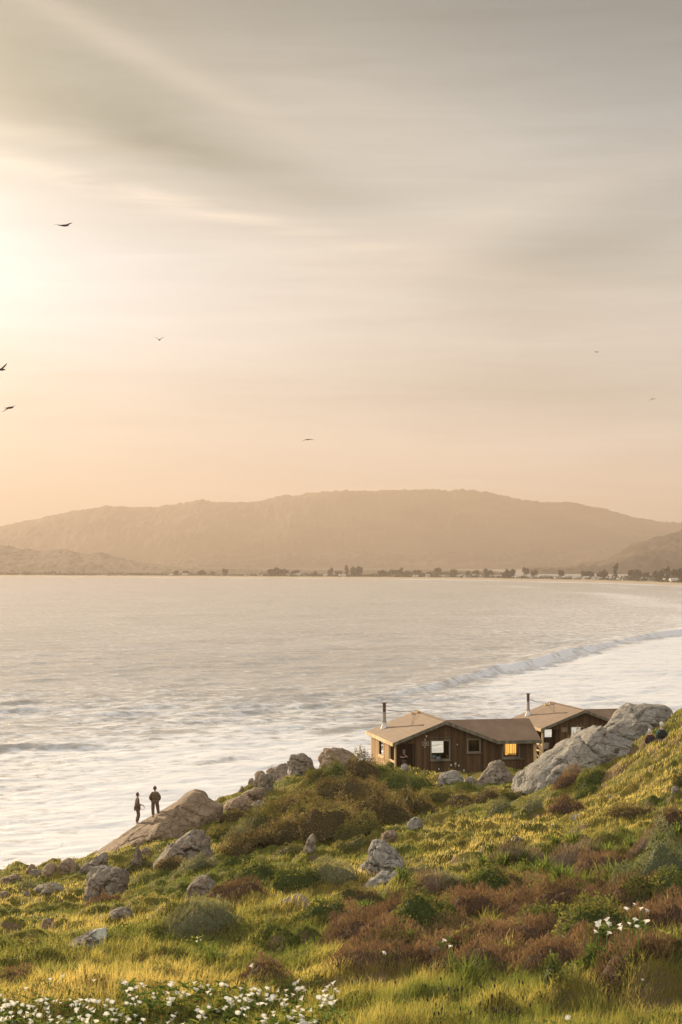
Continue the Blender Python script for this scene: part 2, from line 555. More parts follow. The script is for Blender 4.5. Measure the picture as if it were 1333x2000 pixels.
def ground_z(x, y):
    x = np.asarray(x, float); y = np.asarray(y, float)
    sh = x.shape
    xf, yf = x.ravel(), y.ravel()
    out = np.empty(len(xf))
    for i in range(0, len(xf), 60000):
        a, b = xf[i:i + 60000], yf[i:i + 60000]
        r2 = (a[:, None] - XY[None, :, 0]) ** 2 + (b[:, None] - XY[None, :, 1]) ** 2
        out[i:i + 60000] = (0.5 * r2 * np.log(r2 + 1e-9)) @ TW[:len(XY)] + TW[len(XY)] + TW[len(XY) + 1] * a + TW[len(XY) + 2] * b
    z = out
    # hollow where the two walkers stand
    z = z - 1.7 * np.exp(-(((xf - 14.6) / 1.7) ** 2 + ((yf - 83.0) / 2.2) ** 2))
    # hummocks and terracettes
    wx = xf + 1.2 * vnoise(xf * 0.15, yf * 0.15, 0, 5)
    flat = 1 - smooth01(1 - np.hypot((xf - 7.5), (yf - 120)) / 9) * 0.8
    z = z + flat * (0.34 * fbm(wx * 0.22, yf * 0.34, 0, 11, 3) + 0.50 * np.abs(vnoise(wx * 0.65 + yf * 0.25, yf * 0.85, 0, 31)) + 0.24 * np.abs(vnoise(wx * 1.9, yf * 2.1, 0, 35)) - 0.08
             + 0.12 * fbm(xf * 1.3, yf * 1.6, 0, 21, 3))
    ey = np.interp(xf, EDGE_X, EDGE_Y) + 1.2 * vnoise(xf * 0.3, 0, 0, 3)
    over = np.clip(yf - ey, 0, None)
    z = z - 0.95 * over - 0.8 * np.abs(vnoise(xf * .3, yf * .3, 0, 8)) * np.clip(over, 0, 4)
    z = np.maximum(z, -3)
    return z.reshape(sh)


NS, ND = 640, 820
SG = np.linspace(-0.46, 0.46, NS)
LG = np.linspace(math.log(11.0), math.log(230.0), ND)
DG = np.exp(LG)
GS, GD = np.meshgrid(SG, DG)
GX = GS * GD; GY = GD
GZ = ground_z(GX, GY)
PYG = HY - F * (GZ - CAMZ) / GD     # photo row of every terrain sample


def gz(x, y):
    """terrain height by bilinear lookup"""
    x = np.asarray(x, float); y = np.maximum(np.asarray(y, float), 11.01)
    a = (np.clip(x / y, -0.459, 0.459) + 0.46) / 0.92 * (NS - 1)
    b = np.clip((np.log(y) - LG[0]) / (LG[-1] - LG[0]) * (ND - 1), 0, ND - 1.001)
    ia = np.clip(a.astype(int), 0, NS - 2); ib = np.clip(b.astype(int), 0, ND - 2)
    fa = a - ia; fb = b - ib
    return ((1 - fa) * (1 - fb) * GZ[ib, ia] + fa * (1 - fb) * GZ[ib, ia + 1] + (1 - fa) * fb * GZ[ib + 1, ia] + fa * fb * GZ[ib + 1, ia + 1])


def hit(px, py, far=200):
    """distance at which the ground is seen at a photo pixel"""
    s = (px - CX) / F
    c = int(round((s + 0.46) / 0.92 * (NS - 1)))
    c = min(max(c, 0), NS - 1)
    col = PYG[:, c]
    k = np.nonzero(col <= py)[0]
    return float(DG[k[0]]) if len(k) else far


def grid_faces(nr, nc):
    i = np.arange(nr - 1)[:, None] * nc + np.arange(nc - 1)[None]
    i = i.ravel()
    return np.stack([i, i + 1, i + nc + 1, i + nc], 1)


def ground_mat():
    m, N = new_mat('hillside_soil_and_turf')
    g = N.n('ShaderNodeNewGeometry')
    pos = g.outputs['Position']
    a = N.noise(pos, 0.35, 5, 0.6, 0.4)
    b = N.noise(pos, 3.0, 6, 0.7)
    c = N.noise(pos, 16.0, 4, 0.7)
    col = N.ramp(a, [(0.3, (0.055, 0.07, 0.015)), (0.5, (0.12, 0.11, 0.022)), (0.62, (0.19, 0.14, 0.03)), (0.75, (0.10, 0.10, 0.02))])
    col = N.mix(N.mapr(b, 0.58, 0.7, 0, 0.6), col, (0.12, 0.075, 0.035, 1))
    col = N.mix(1.0, col, N.mapr(c, 0.3, 0.7, 0.6, 1.4), 'MULTIPLY')
    # bare earth and rock on the sea cliff
    nz = N.n('ShaderNodeSeparateXYZ'); N.link(g.outputs['Normal'], nz.inputs[0])
    col = N.mix(N.mapr(nz.outputs[2], 0.80, 0.72), col, (0.17, 0.115, 0.07, 1))
    h = N.m('ADD', b, N.m('MULTIPLY', c, 0.6))
    finish(N, principled(N, col, 0.95, h, 0.8, 0.15, 0.1))
    return m


gm = ground_mat()
gv = np.stack([GX, GY, GZ], -1).reshape(-1, 3)
ter = link('hillside', npmesh('hillside', gv, [grid_faces(ND, NS)], gm, smooth=True))
tag(ter, kind='structure')
# the hill goes on under and behind the viewpoint and to both sides
xs = np.linspace(-120, 140, 60); ys = np.linspace(-60, 11.0, 25)
bx, by = np.meshgrid(xs, ys)
# (kept simple: out of frame)
edge_z = ground_z(np.clip(bx, -5.0, 5.0), np.full_like(bx, 11.0))
bz = edge_z + 0.30 * (11 - by) * 0.55 + np.clip(bx - 5, 0, None) * 0.28 + np.clip(bx + 5, None, 0) * 0.26
bz = np.minimum(bz, CAMZ - 1.6 + np.clip(-by, 0, None) * 0.3 + np.clip(bx, 0, None) * 0.35)
near = link('hillside_behind', npmesh('hillside_behind', np.stack([bx, by, bz], -1).reshape(-1, 3), [grid_faces(25, 60)], gm, smooth=True))
tag(near, kind='structure')

# ------------------------------------------------------------------ sea
def sea_mat():
    m, N = new_mat('sea_water')
    g = N.n('ShaderNodeNewGeometry')
    pos = g.outputs['Position']
    mp = N.n('ShaderNodeMapping'); mp.inputs['Rotation'].default_value = (0, 0, R(-14)); mp.inputs['Scale'].default_value = (0.8, 1.0, 1)
    N.link(pos, mp.inputs[0])
    n1 = N.noise(mp.outputs[0], 0.42, 6, 0.66, 0.5)
    n2 = N.noise(mp.outputs[0], 0.085, 4, 0.55, 0.5)
    n3 = N.noise(mp.outputs[0], 0.022, 5, 0.6, 0.3)
    at = N.n('ShaderNodeAttribute', attribute_name='tint')
    foam = at.outputs['Fac']
    h = N.m('ADD', N.m('MULTIPLY', n1, 1.0), N.m('MULTIPLY', n2, 0.8))
    body = N.mix(N.mapr(n3, 0.35, 0.65), (0.31, 0.295, 0.265, 1), (0.42, 0.40, 0.365, 1))
    p = N.n('ShaderNodeBsdfPrincipled')
    N.put(p.inputs['Base Color'], body)
    N.put(p.inputs['Roughness'], 0.2)
    p.inputs['IOR'].default_value = 1.333
    b = N.n('ShaderNodeBump'); b.inputs['Strength'].default_value = 1.0; b.inputs['Distance'].default_value = 0.62
    N.link(h, b.inputs['Height']); N.link(b.outputs[0], p.inputs['Normal'])
    d = N.n('ShaderNodeBsdfPrincipled')
    N.put(d.inputs['Base Color'], (0.76, 0.76, 0.765, 1)); N.put(d.inputs['Roughness'], 0.45)
    b2 = N.n('ShaderNodeBump'); b2.inputs['Strength'].default_value = 0.5; b2.inputs['Distance'].default_value = 0.25
    N.link(n1, b2.inputs['Height']); N.link(b2.outputs[0], d.inputs['Normal'])
    # foam breaks up into streaks
    fs = N.m('ADD', N.m('MULTIPLY', N.m('SUBTRACT', n1, 0.5), 2.6), N.m('MULTIPLY', N.m('SUBTRACT', n2, 0.5), 0.7))
    ff = N.mapr(N.m('ADD', foam, fs), 0.12, 0.95, 0, 0.88, True)
    mx = N.n('ShaderNodeMixShader')
    N.link(ff, mx.inputs[0]); N.link(p.outputs[0], mx.inputs[1]); N.link(d.outputs[0], mx.inputs[2])
    finish(N, mx.outputs[0])
    return m


def Sea(px, py):
    d = CAMZ * F / (py - HY)
    return np.array(((px - CX) / F * d, d))


def polyline_dist(x, y, pts):
    """signed distance (+ on the right hand side when walking pts) and position 0..1"""
    best = np.full(x.shape, 1e9); sd = np.zeros(x.shape); tt = np.zeros(x.shape)
    n = len(pts) - 1
    for i in range(n):
        a, b = np.array(pts[i]), np.array(pts[i + 1])
        d = b - a; L = np.hypot(*d)
        t = np.clip(((x - a[0]) * d[0] + (y - a[1]) * d[1]) / L ** 2, 0, 1)
        qx, qy = a[0] + t * d[0], a[1] + t * d[1]
        dist = np.hypot(x - qx, y - qy)
        s = np.sign((x - a[0]) * d[1] - (y - a[1]) * d[0])
        k = dist < best
        best = np.where(k, dist, best); sd = np.where(k, s * dist, sd); tt = np.where(k, (i + t) / n, tt)
    return sd, tt


NR, NC = 1000, 760
ss = np.linspace(-0.46, 0.46, NC)
inv = np.linspace(1 / 105.0, 1 / 4300.0, NR)
SS, DD = np.meshgrid(ss, 1 / inv)
SX = SS * DD; SY = DD
dy = DD ** 2 * (inv[0] - inv[-1]) / NR
SZ = np.zeros_like(SX)
rng = np.random.RandomState(4)
for i in range(64):
    lam = 1.6 * (22 / 1.6) ** rng.rand() ** 1.3
    ang = R(-72 + rng.randn() * 34)          # travelling towards the shore
    kx, ky = math.cos(ang) * 2 * math.pi / lam, math.sin(ang) * 2 * math.pi / lam
    proj = np.maximum(np.abs(ky) / (2 * math.pi) * dy, np.abs(kx) / (2 * math.pi) * 0.0012 * DD)
    att = np.clip(1 - proj * 2.6, 0, 1)
    if att.max() <= 0: continue
    gate = 0.55 + 0.75 * vnoise(SX / (lam * 5), SY / (lam * 3), 0, 100 + i)
    ph = rng.rand() * 6.28
    a = 0.0155 * lam ** 0.78 * (0.45 + 0.55 * smooth01((DD - 170) / 160))
    wv = np.sin(SX * kx + SY * ky + ph + 1.3 * vnoise(SX / (lam * 3), SY / (lam * 3), 0, 200 + i))
    SZ += att * gate * a * (1.4 * (0.5 + 0.5 * wv) ** 1.7 - 0.5)
# the breaker running out from behind the cabins
crest = [Sea(560, 1400), Sea(700, 1370), Sea(830, 1346), Sea(880, 1330), Sea(960, 1316), Sea(1040, 1300), Sea(1110, 1280), Sea(1180, 1264), Sea(1230, 1250), Sea(1333, 1236), Sea(1450, 1216), Sea(1650, 1190)]
crest = [tuple(c) for c in crest]
sd, tt = polyline_dist(SX, SY, crest)
sd = sd + 1.6 * vnoise(SX * 0.04, SY * 0.02, 0, 55) + 0.8 * vnoise(SX * 0.13, SY * 0.05, 0, 56)
env = smooth01((tt - 0.06) / 0.20) * (0.80 + 0.35 * vnoise(SX * 0.03, SY * 0.02, 0, 57))
prof = np.where(sd < 0, np.exp(-(sd / 9.0) ** 2), np.exp(-(sd / 1.7) ** 2))
SZ += 1.6 * env * prof - 0.35 * env * np.exp(-((sd - 7) / 5) ** 2)
foam = np.zeros_like(SX)
lip = env * np.exp(-((sd - 1.2) / 1.8) ** 2)
foam += lip * (0.62 + 0.6 * vnoise(SX * 0.5, SY * 0.10, 0, 61))
foam += 0.75 * env * smooth01((tt - 0.76) / 0.08) * np.exp(-((sd - 1) / 5.0) ** 2)
# white water left behind on the shore side, and the milky surf zone all round the point
foam += 0.50 * smooth01((sd - 2) / 10) * smooth01((tt - 0.02) / 0.3) * np.clip(1.2 - sd / 330, 0.55, 1)
near_f = smooth01((460 - DD) / 260)
foam += 0.60 * near_f * smooth01((SS + 0.36) / 0.30) + 0.34 * smooth01((330 - DD) / 150)
foam += 0.16 * fbm(SX * 0.02, SY * 0.035, 0, 71, 4) * (0.3 + near_f)
# ordinary swells on the left
for (p0, p1, hgt, wd, sg) in (((-140, 1486), (215, 1456), 0.75, 2.2, 1), ((-120, 1381), (95, 1372), 0.6, 2.6, 1), ((330, 1496), (520, 1482), 0.35, 2.6, 1), ((560, 1434), (800, 1418), 0.4, 3.5, 1), ((250, 1440), (420, 1430), 0.35, 3, 1)):
    a, b = Sea(*p0), Sea(*p1)
    mid = (a + b) / 2 + np.array((0, 3.0))
    s2, t2 = polyline_dist(SX, SY, [tuple(a), tuple(mid), tuple(b)])
    s2 = s2 + 1.6 * vnoise(SX * 0.10, SY * 0.08, 0, 91) + 1.0 * vnoise(SX * 0.4, SY * 0.3, 0, 92)
    e2 = smooth01(t2 / 0.3) * smooth01((1 - t2) / 0.3) * np.where(np.abs(s2) < 40, 1, 0)
    pr = np.where(s2 < 0, np.exp(-(s2 / (wd * 2.4)) ** 2), np.exp(-(s2 / wd) ** 2))
    SZ += hgt * e2 * pr
    foam += -0.45 * e2 * np.exp(-((s2 - wd * 0.5) / (wd * 0.8)) ** 2) + 0.3 * hgt * e2 * np.exp(-((s2 - wd * 2.2) / wd) ** 2)
# surf along the far beach
shore = [(-700, 1124), (0, 1126.5), (500, 1129), (900, 1132), (1150, 1137), (1333, 1144), (1600, 1158), (2200, 1200), (3200, 1290)]
shw = [tuple(Sea(*q)) for q in shore]
sb, tb = polyline_dist(SX, SY, shw)
sbn = sb + 22 * vnoise(SX * 0.006, SY * 0.006, 0, 77)
foam += 0.95 * np.exp(-((sbn - 25) / 26) ** 2) * (0.75 + 0.4 * vnoise(SX * 0.01, SY * 0.01, 0, 79))
foam += (0.55 * np.exp(-((sbn - 115) / 16) ** 2) + 0.45 * np.exp(-((sbn - 215) / 22) ** 2)) * smooth01((SS + 0.02) / 0.12) * (0.5 + 0.8 * vnoise(SX * 0.004, SY * 0.004, 0, 83))
foam += 0.36 * smooth01((SS - 0.02) / 0.15) * smooth01((2200 - DD) / 1500)
foam += 0.10
sv = np.stack([SX, SY, SZ], -1).reshape(-1, 3)
sea = link('sea', npmesh('sea', sv, [grid_faces(NR, NC)], sea_mat(), tint=foam.ravel(), smooth=True))
tag(sea, kind='structure')

# ------------------------------------------------------------------ far side of the bay
def far_mat(name, c1, c2, sc):
    m, N = new_mat(name)
    g = N.n('ShaderNodeNewGeometry')
    a = N.noise(g.outputs['Position'], sc, 6, 0.62, 0.3)
    b = N.noise(g.outputs['Position'], sc * 8, 4, 0.65)
    col = N.mix(N.mapr(a, 0.46, 0.60), c1, c2)
    col = N.mix(1.0, col, N.mapr(b, 0.3, 0.7, 0.7, 1.3), 'MULTIPLY')
    finish(N, principled(N, col, 0.95, b, 0.6, 6.0, 0.05))
    return m


hill_m = far_mat('wooded_hills', (0.016, 0.014, 0.009), (0.085, 0.06, 0.036), 0.0011)
SPIT_Z = 2.6


def shore_d(s):
    """distance of the beach for each x/y slope"""
    px = np.array([q[0] for q in shore]); dd = np.array([CAMZ * F / (q[1] - HY) for q in shore])
    return np.interp(s * F + CX, px, dd)


# sand spit: a strip of land from the water's edge back to the lagoon
sp = np.linspace(-0.5, 0.75, 500)
rows = []
SPW = [(-60, -1.5), (0, -0.2), (25, 1.1), (60, 2.0), (95, 2.9), (150, 3.2), (220, SPIT_Z), (420, SPIT_Z), (520, 1.2), (560, -1.0)]
for off, zz in SPW:
    d = shore_d(sp) + off
    rows.append(np.stack([sp * d, d, np.full_like(sp, zz) + (0.5 * vnoise(sp * 300, off, 0, 3) if zz > 1.5 else 0)], -1))
spm, N = new_mat('beach_sand_and_scrub')
g_ = N.n('ShaderNodeAttribute', attribute_name='tint')
geo = N.n('ShaderNodeNewGeometry')
nz_ = N.noise(geo.outputs['Position'], 0.02, 5, 0.65)
sc_ = N.mix(N.mapr(nz_, 0.4, 0.6), (0.06, 0.055, 0.025, 1), (0.14, 0.11, 0.06, 1))
finish(N, principled(N, N.mix(g_.outputs['Fac'], (0.36, 0.28, 0.19, 1), sc_), 0.9))
tn = np.concatenate([np.full(500, 0.0 if off < 90 else 1.0) for off, zz in SPW])
spit = link('beach', npmesh('beach', np.concatenate(rows), [grid_faces(len(rows), 500)], spm, tint=tn, smooth=True))
tag(spit, kind='structure')
# lagoon behind the spit
lg = MB(); lg.add([(-3000, 2500, 0.35), (6000, 2500, 0.35), (6000, 9800, 0.35), (-3000, 9800, 0.35)], f4=[(0, 1, 2, 3)])
lm, N = new_mat('lagoon_water')
geo = N.n('ShaderNodeNewGeometry')
finish(N, principled(N, (0.25, 0.24, 0.2, 1), 0.25, N.noise(geo.outputs['Position'], 0.05, 4), 0.3, 1.0, 0.5))


def lagoon():
    a = np.linspace(0.02, 0.75, 120)
    d0 = shore_d(a) + 530
    r = [np.stack([a * d0, d0, np.full_like(a, 0.3)], -1), np.stack([a * 9200, np.full_like(a, 9200.), np.full_like(a, 0.3)], -1)]
    o = link('lagoon', npmesh('lagoon', np.concatenate(r), [grid_faces(2, 120)], lm))
    tag(o, kind='structure')
    # low land west of the lagoon
    a = np.linspace(-0.5, 0.10, 160)
    rr = []
    d0 = shore_d(a)
    end = np.interp(a, [-0.5, 0.02, 0.10], [9000, 9000, 4200])
    for t, zz in ((0.0, 1.0), (0.02, 2.4), (0.3, 4.0), (0.7, 6.0), (1.0, 2.0)):
        d = d0 + 400 + (end - d0 - 400) * t
        rr.append(np.stack([a * d, d, zz + 3 * t * vnoise(a * 60, d * 0.003, 0, 9)], -1))
    o = link('lowland', npmesh('lowland', np.concatenate(rr), [grid_faces(5, 160)], hill_m, smooth=True))
    tag(o, kind='structure')


lagoon()


def hill(name, prof, d_front, d_ridge, d_back, seed, tree=5.0, spur=0.25, s0=-0.5, s1=0.55, base=0.0):
    """a ridge whose skyline is given as photo px,py pairs at distance d_ridge"""
    ns, nd = 1300, 60
    s = np.linspace(s0, s1, ns)
    px = np.array([q[0] for q in prof]); hh = np.array([(HY - q[1]) / F * d_ridge + CAMZ for q in prof])
    H = np.interp(s * F + CX, px, hh)
    k = np.exp(-np.linspace(-2, 2, 9) ** 2); H = np.convolve(np.pad(H, 4, 'edge'), k / k.sum(), 'valid')
    t = np.linspace(0, 1.35, nd)
    T, SG_ = np.meshgrid(t, s, indexing='ij')
    D = np.where(T < 1, d_front + (d_ridge - d_front) * T, d_ridge + (d_back - d_ridge) * (T - 1) / 0.35)
    x = SG_ * D
    rise = np.where(T < 1, T ** 0.85, 1 - 0.9 * (T - 1) / 0.35)
    spurs = fbm(x * 0.0011, D * 0.0005, 0, seed, 5)
    Z = H[None] * rise * (1 + spur * spurs * np.sin(np.clip(T, 0, 1) * math.pi) * 1.4)
    Z += tree * (0.5 * np.abs(vnoise(x * 0.06, D * 0.02, 0, seed + 6)) + 0.6 * np.abs(vnoise(x * 0.028, D * 0.01, 0, seed + 3)) + 0.5 * np.abs(vnoise(x * 0.011, D * 0.01, 0, seed + 4))) * smooth01(T * 6)
    Z = np.where(Z < 0, -2, Z) + base
    o = link(name, npmesh(name, np.stack([x, D, Z], -1).reshape(-1, 3), [grid_faces(nd, ns)], hill_m, smooth=True))
    tag(o, kind='structure')


hill('hills', [(-1100, 1090), (-500, 1085), (-200, 1055), (0, 1031), (60, 1018), (150, 998), (210, 990), (245, 991), (300, 993), (345, 986), (390, 979), (440, 984), (500, 982), (540, 973), (580, 968), (650, 960), (720, 958), (800, 958), (850, 956), (870, 961), (900, 956), (960, 963), (1010, 975), (1060, 981), (1100, 980), (1180, 994), (1230, 1009), (1300, 1021), (1333, 1024), (1500, 1040), (1900, 1060), (2400, 1085)],
     8600, 10500, 12500, 41, 16.0)
hill('middle_hills', [(-1100, 1112), (100, 1112), (250, 1102), (340, 1096), (420, 1086), (500, 1091), (560, 1083), (620, 1088), (700, 1078), (790, 1086), (860, 1080), (960, 1086), (1040, 1076), (1110, 1083), (1190, 1074), (1300, 1080), (1500, 1060), (2400, 1085)],
     7600, 8300, 9300, 47, 14.0, 0.3)
hill('headland', [(-1100, 1040), (-300, 1050), (0, 1066), (50, 1075), (80, 1079), (100, 1076), (130, 1074), (165, 1084), (195, 1080), (230, 1091), (290, 1104), (335, 1110), (420, 1114), (600, 1120), (2400, 1125)],
     5200, 6400, 7600, 51, 9.0, 0.12, -0.5, 0.0)
hill('foothill', [(-300, 1118), (1100, 1116), (1180, 1102), (1215, 1078), (1240, 1066), (1265, 1061), (1290, 1051), (1333, 1038), (1500, 1000), (1900, 960), (2600, 930)],
     4300, 5600, 7500, 61, 14.0, 0.2, 0.11, 0.6)

# ------------------------------------------------------------------ cypresses and houses on the spit
bark = plain('bark', (0.07, 0.05, 0.035), 0.9)
M['cypress'] = leaf_mat('cypress_foliage', [(0.030, 0.030, 0.016), (0.055, 0.052, 0.028), (0.085, 0.075, 0.042)], 0.1)


def quads(c, t, u, tint, name, mat, parent=None):
    """leaf faces from centre, half-length vector t, half-width vector u"""
    n = len(c)
    v = np.stack([c - t, c + u - t * 0.1, c + t, c - u - t * 0.1], 1).reshape(-1, 3)
    f = np.arange(4 * n).reshape(n, 4)
    return link(name, npmesh(name, v, [f], mat, tint=np.repeat(tint, 4)), parent)


def far_tree(px, wpx, top, lab, kind, seed, base_py=None):
    rs = np.random.RandomState(seed)
    d = float(shore_d(np.array([(px - CX) / F]))[0]) + rs.uniform(120, 380)
    x = (px - CX) / F * d
    z0 = SPIT_Z - 0.3
    ht = (CAMZ - (top - HY) / F * d - z0) * 0.90
    W = wpx / F * d * 0.94
    r = empty('cypress_tree', (x, d, z0), 0, lab, 'tree', 'trees along the far beach')
    mb = MB()
    tw = max(0.5, W * 0.05)
    mb.tube([(0, 0, -0.5), (0.2, 0, ht * 0.35), (0, 0, ht * 0.8)], [tw, tw * .7, tw * .2], 6)
    for a in (-1, 1):
        mb.tube([(0.1 * a, 0, ht * 0.22), (a * W * 0.16, 0, ht * 0.45), (a * W * 0.3, 0, ht * 0.62)], [tw * .6, tw * .4, tw * .15], 5)
    mb.build('trunk', bark, r)
    n = 620
    nl = {'round': 8, 'wide': 11, 'tall': 6}[kind]
    lobes = []
    for i in range(nl):
        fx = (i + 0.5) / nl * 2 - 1 if kind == 'wide' else rs.uniform(-1, 1)
        lobes.append((fx * W * 0.34, rs.uniform(-.2, .2) * W, ht * (rs.uniform(0.30, 0.70) if kind != 'tall' else (i + 0.8) / (nl + 0.9)), W * rs.uniform(.14, .26) * (1 if kind != 'wide' else .75), ht * (rs.uniform(.15, .30) if kind != 'tall' else 0.2)))
    L = np.array(lobes)[rs.randint(0, nl, n)]
    q = rs.randn(n, 3); q /= np.linalg.norm(q, axis=1)[:, None]
    rad = rs.uniform(0.55, 1.05, n)[:, None]
    c = L[:, :3] + q * rad * np.stack([L[:, 3], L[:, 3], L[:, 4]], 1)
    c[:, 2] = np.abs(c[:, 2] - ht * 0.05) + ht * 0.05
    sz = W * 0.055 + 0.25
    t = rs.randn(n, 3); t /= np.linalg.norm(t, axis=1)[:, None]
    u = np.cross(t, rs.randn(n, 3)); u /= np.linalg.norm(u, axis=1)[:, None]
    quads(c, t * sz * 1.3, u * sz, rs.rand(n), 'crown', M['cypress'], r)


TREES = [
 (345, 12, 1110, 'small hazy tree farthest left on the beach spit', 'round'),
 (362, 16, 1112, 'low bushy tree just right of the leftmost spit tree', 'round'),
 (395, 20, 1111, 'wide low tree on the left part of the spit', 'wide'),
 (416, 10, 1113, 'small low tree between a wide tree and a round one on the left spit', 'round'),
 (441, 14, 1108, 'round tree standing alone on the left part of the spit', 'round'),
 (527, 20, 1108, 'rounded tree at left end of the long flat-topped grove', 'round'),
 (549, 38, 1107, 'long flat-topped tree mass on the middle of the spit', 'wide'),
 (577, 18, 1111, 'tapering low tree at right end of the flat-topped grove', 'wide'),
 (617, 9, 1113, 'small tree left of the ball-shaped tree', 'round'),
 (644, 14, 1105, 'ball-shaped dark tree standing clear on the spit', 'round'),
 (662, 16, 1113, 'low spreading tree right of the ball-shaped tree', 'wide'),
 (679, 14, 1102, 'tall narrow-stemmed tree left of the broadest tall crown', 'tall'),
 (698, 28, 1102, 'broadest and tallest crown in the middle of the spit', 'round'),
 (748, 20, 1109, 'rounded tree at left of the middle hedge-like grove', 'round'),
 (772, 32, 1110, 'long hedge-like tree grove on the spit', 'wide'),
 (782, 12, 1107, 'pointed crown rising from the hedge-like grove', 'tall'),
 (796, 12, 1112, 'small round tree right of the hedge-like grove', 'round'),
 (816, 18, 1110, 'wide tree left of the umbrella-shaped tree', 'wide'),
 (838, 12, 1113, 'low tree beside the umbrella-shaped tree', 'wide'),
 (854, 18, 1105, 'umbrella-shaped tree with a leaning crown', 'round'),
 (888, 18, 1109, 'double-crowned tree before the first strip of lagoon', 'wide'),
 (916, 12, 1111, 'small tree at the left end of the lagoon strip', 'round'),
 (930, 16, 1108, 'medium round tree second along the lagoon strip', 'round'),
 (955, 20, 1106, 'dark dome-shaped tree with clear lagoon on both sides', 'round'),
 (993, 31, 1108, 'flat wide tree clump over pale roofs by the lagoon', 'wide'),
 (1024, 19, 1105, 'dome-shaped tree joined to a lower bush on its right', 'round'),
 (1044, 15, 1109, 'lower bush leaning against the right of a dome-shaped tree', 'round'),
 (1097, 14, 1105, 'small tree on thin trunk alone in front of the lagoon', 'round'),
 (1148, 30, 1112, 'low broad tree above the brightest houses', 'wide'),
 (1177, 25, 1109, 'broad tree sloping down to the left of the tall tree', 'wide'),
 (1201, 15, 1098, 'tall upright tree rising highest on the right of the spit', 'tall'),
 (1240, 28, 1104, 'large dense tree right of the tall upright tree', 'round'),
 (1262, 16, 1115, 'low tree between the two large right-hand trees', 'wide'),
 (1288, 27, 1106, 'large tree second from the right edge of the spit', 'round'),
 (1306, 12, 1103, 'slim pale tree near the right edge of the spit', 'tall'),
 (1328, 30, 1102, 'large tree cut by the right edge of the photo', 'round'),
]
for i, (px, wp, tp, lab, kd) in enumerate(TREES):
    far_tree(px, wp, tp, lab, kd, 300 + i)

def scrub():
    rs = np.random.RandomState(71)
    n = 15000
    px = rs.uniform(-40, 1400, n)
    px = np.concatenate([px[: n // 2], rs.uniform(500, 1400, n // 2)])
    s = (px - CX) / F
    d = shore_d(s) + rs.uniform(95, 420, n)
    x = s * d
    dens = fbm(x * .006, d * .004, 0, 72, 3) + 0.1
    hh = np.clip(3.4 + 11 * dens + 3 * vnoise(x * .05, d * .02, 0, 73), 0.5, 11)
    c = np.stack([x, d, SPIT_Z - .3 + hh * rs.uniform(0, 1, n)], 1)
    t = rs.randn(n, 3); t /= np.linalg.norm(t, axis=1)[:, None]
    u = np.cross(t, rs.randn(n, 3)); u /= np.linalg.norm(u, axis=1)[:, None]
    o = quads(c, t * 2.0, u * 1.2, rs.rand(n), 'shore_scrub', M['cypress'])
    tag(o, kind='stuff')


scrub()
hw = plain('house_cream_wall', (0.72, 0.66, 0.55), 0.8, 0.05)
hr = [plain('house_pale_roof', (0.50, 0.45, 0.38), 0.35, 0.05, spec=0.8), plain('house_grey_roof', (0.22, 0.19, 0.16), 0.6, 0.1)]
wdk = plain('house_dark_window', (0.05, 0.05, 0.06), 0.2)
rs = np.random.RandomState(9)
hx = [205, 335, 362, 483, 508, 563, 569, 575, 583, 588, 597, 636, 668, 672, 736, 770, 806, 812, 828, 836, 866, 872, 898, 905, 912, 925, 941, 962, 970, 984, 1003, 1012, 1034, 1041, 1049, 1056, 1066, 1075, 1083, 1090, 1103, 1110, 1116, 1124, 1131, 1138, 1146, 1155, 1163, 1170, 1183, 1188, 1196, 1212, 1222, 1258, 1268, 1276, 1303, 1316, 1322]
for i, px in enumerate(hx):
    d = float(shore_d(np.array([(px - CX) / F]))[0]) + rs.uniform(100, 210)
    x = (px - CX) / F * d
    hl = ('tiny lone white house on the far shore, left of the long flat-topped grove' if px < 500 else 'tiny white house on the spit under or beside the long flat-topped grove' if px < 620 else
          'tiny white house on the spit near the broadest tall crown' if px < 780 else 'tiny pale house among the trees left of the lagoon strip' if px < 930 else
          'tiny bright house between the dome-shaped trees before the lagoon' if px < 1060 else 'tiny bright house in the dense row left of the tall upright tree' if px < 1200 else 'tiny pale house at the right end of the beach settlement')
    o = empty('beach_house', (x, d, SPIT_Z - 0.2), rs.uniform(-0.9, 0.9), hl, 'house', 'houses: ' + hl[5:])
    W, Dp, Hh = rs.uniform(6, 12), rs.uniform(6, 9), rs.uniform(2.4, 4.2)
    mb = MB(); mb.box(-W / 2, W / 2, -Dp / 2, Dp / 2, 0, Hh)
    mb.add([(-W / 2, -Dp / 2, Hh), (-W / 2, Dp / 2, Hh), (-W / 2, 0, Hh + 1.6), (W / 2, -Dp / 2, Hh), (W / 2, Dp / 2, Hh), (W / 2, 0, Hh + 1.6)], f3=[(0, 2, 1), (3, 4, 5)])
    mb.build('wall', hw, o)
    mb = MB()
    for sgn in (-1, 1):
        mb.hexa([(-W / 2 - .3, sgn * (Dp / 2 + .4), Hh - .15), (W / 2 + .3, sgn * (Dp / 2 + .4), Hh - .15), (W / 2 + .3, 0, Hh + 1.62), (-W / 2 - .3, 0, Hh + 1.62),
                 (-W / 2 - .3, sgn * (Dp / 2 + .4), Hh + .05), (W / 2 + .3, sgn * (Dp / 2 + .4), Hh + .05), (W / 2 + .3, 0, Hh + 1.85), (-W / 2 - .3, 0, Hh + 1.85)])
    mb.build('roof', hr[i % 3 == 0], o)
    for wx in (-0.25, 0.25):
        mb = MB(); mb.box(W * wx - .6, W * wx + .6, -Dp / 2 - .04, -Dp / 2 + .02, 1.0, 2.1)
        mb.build('window', wdk, o)

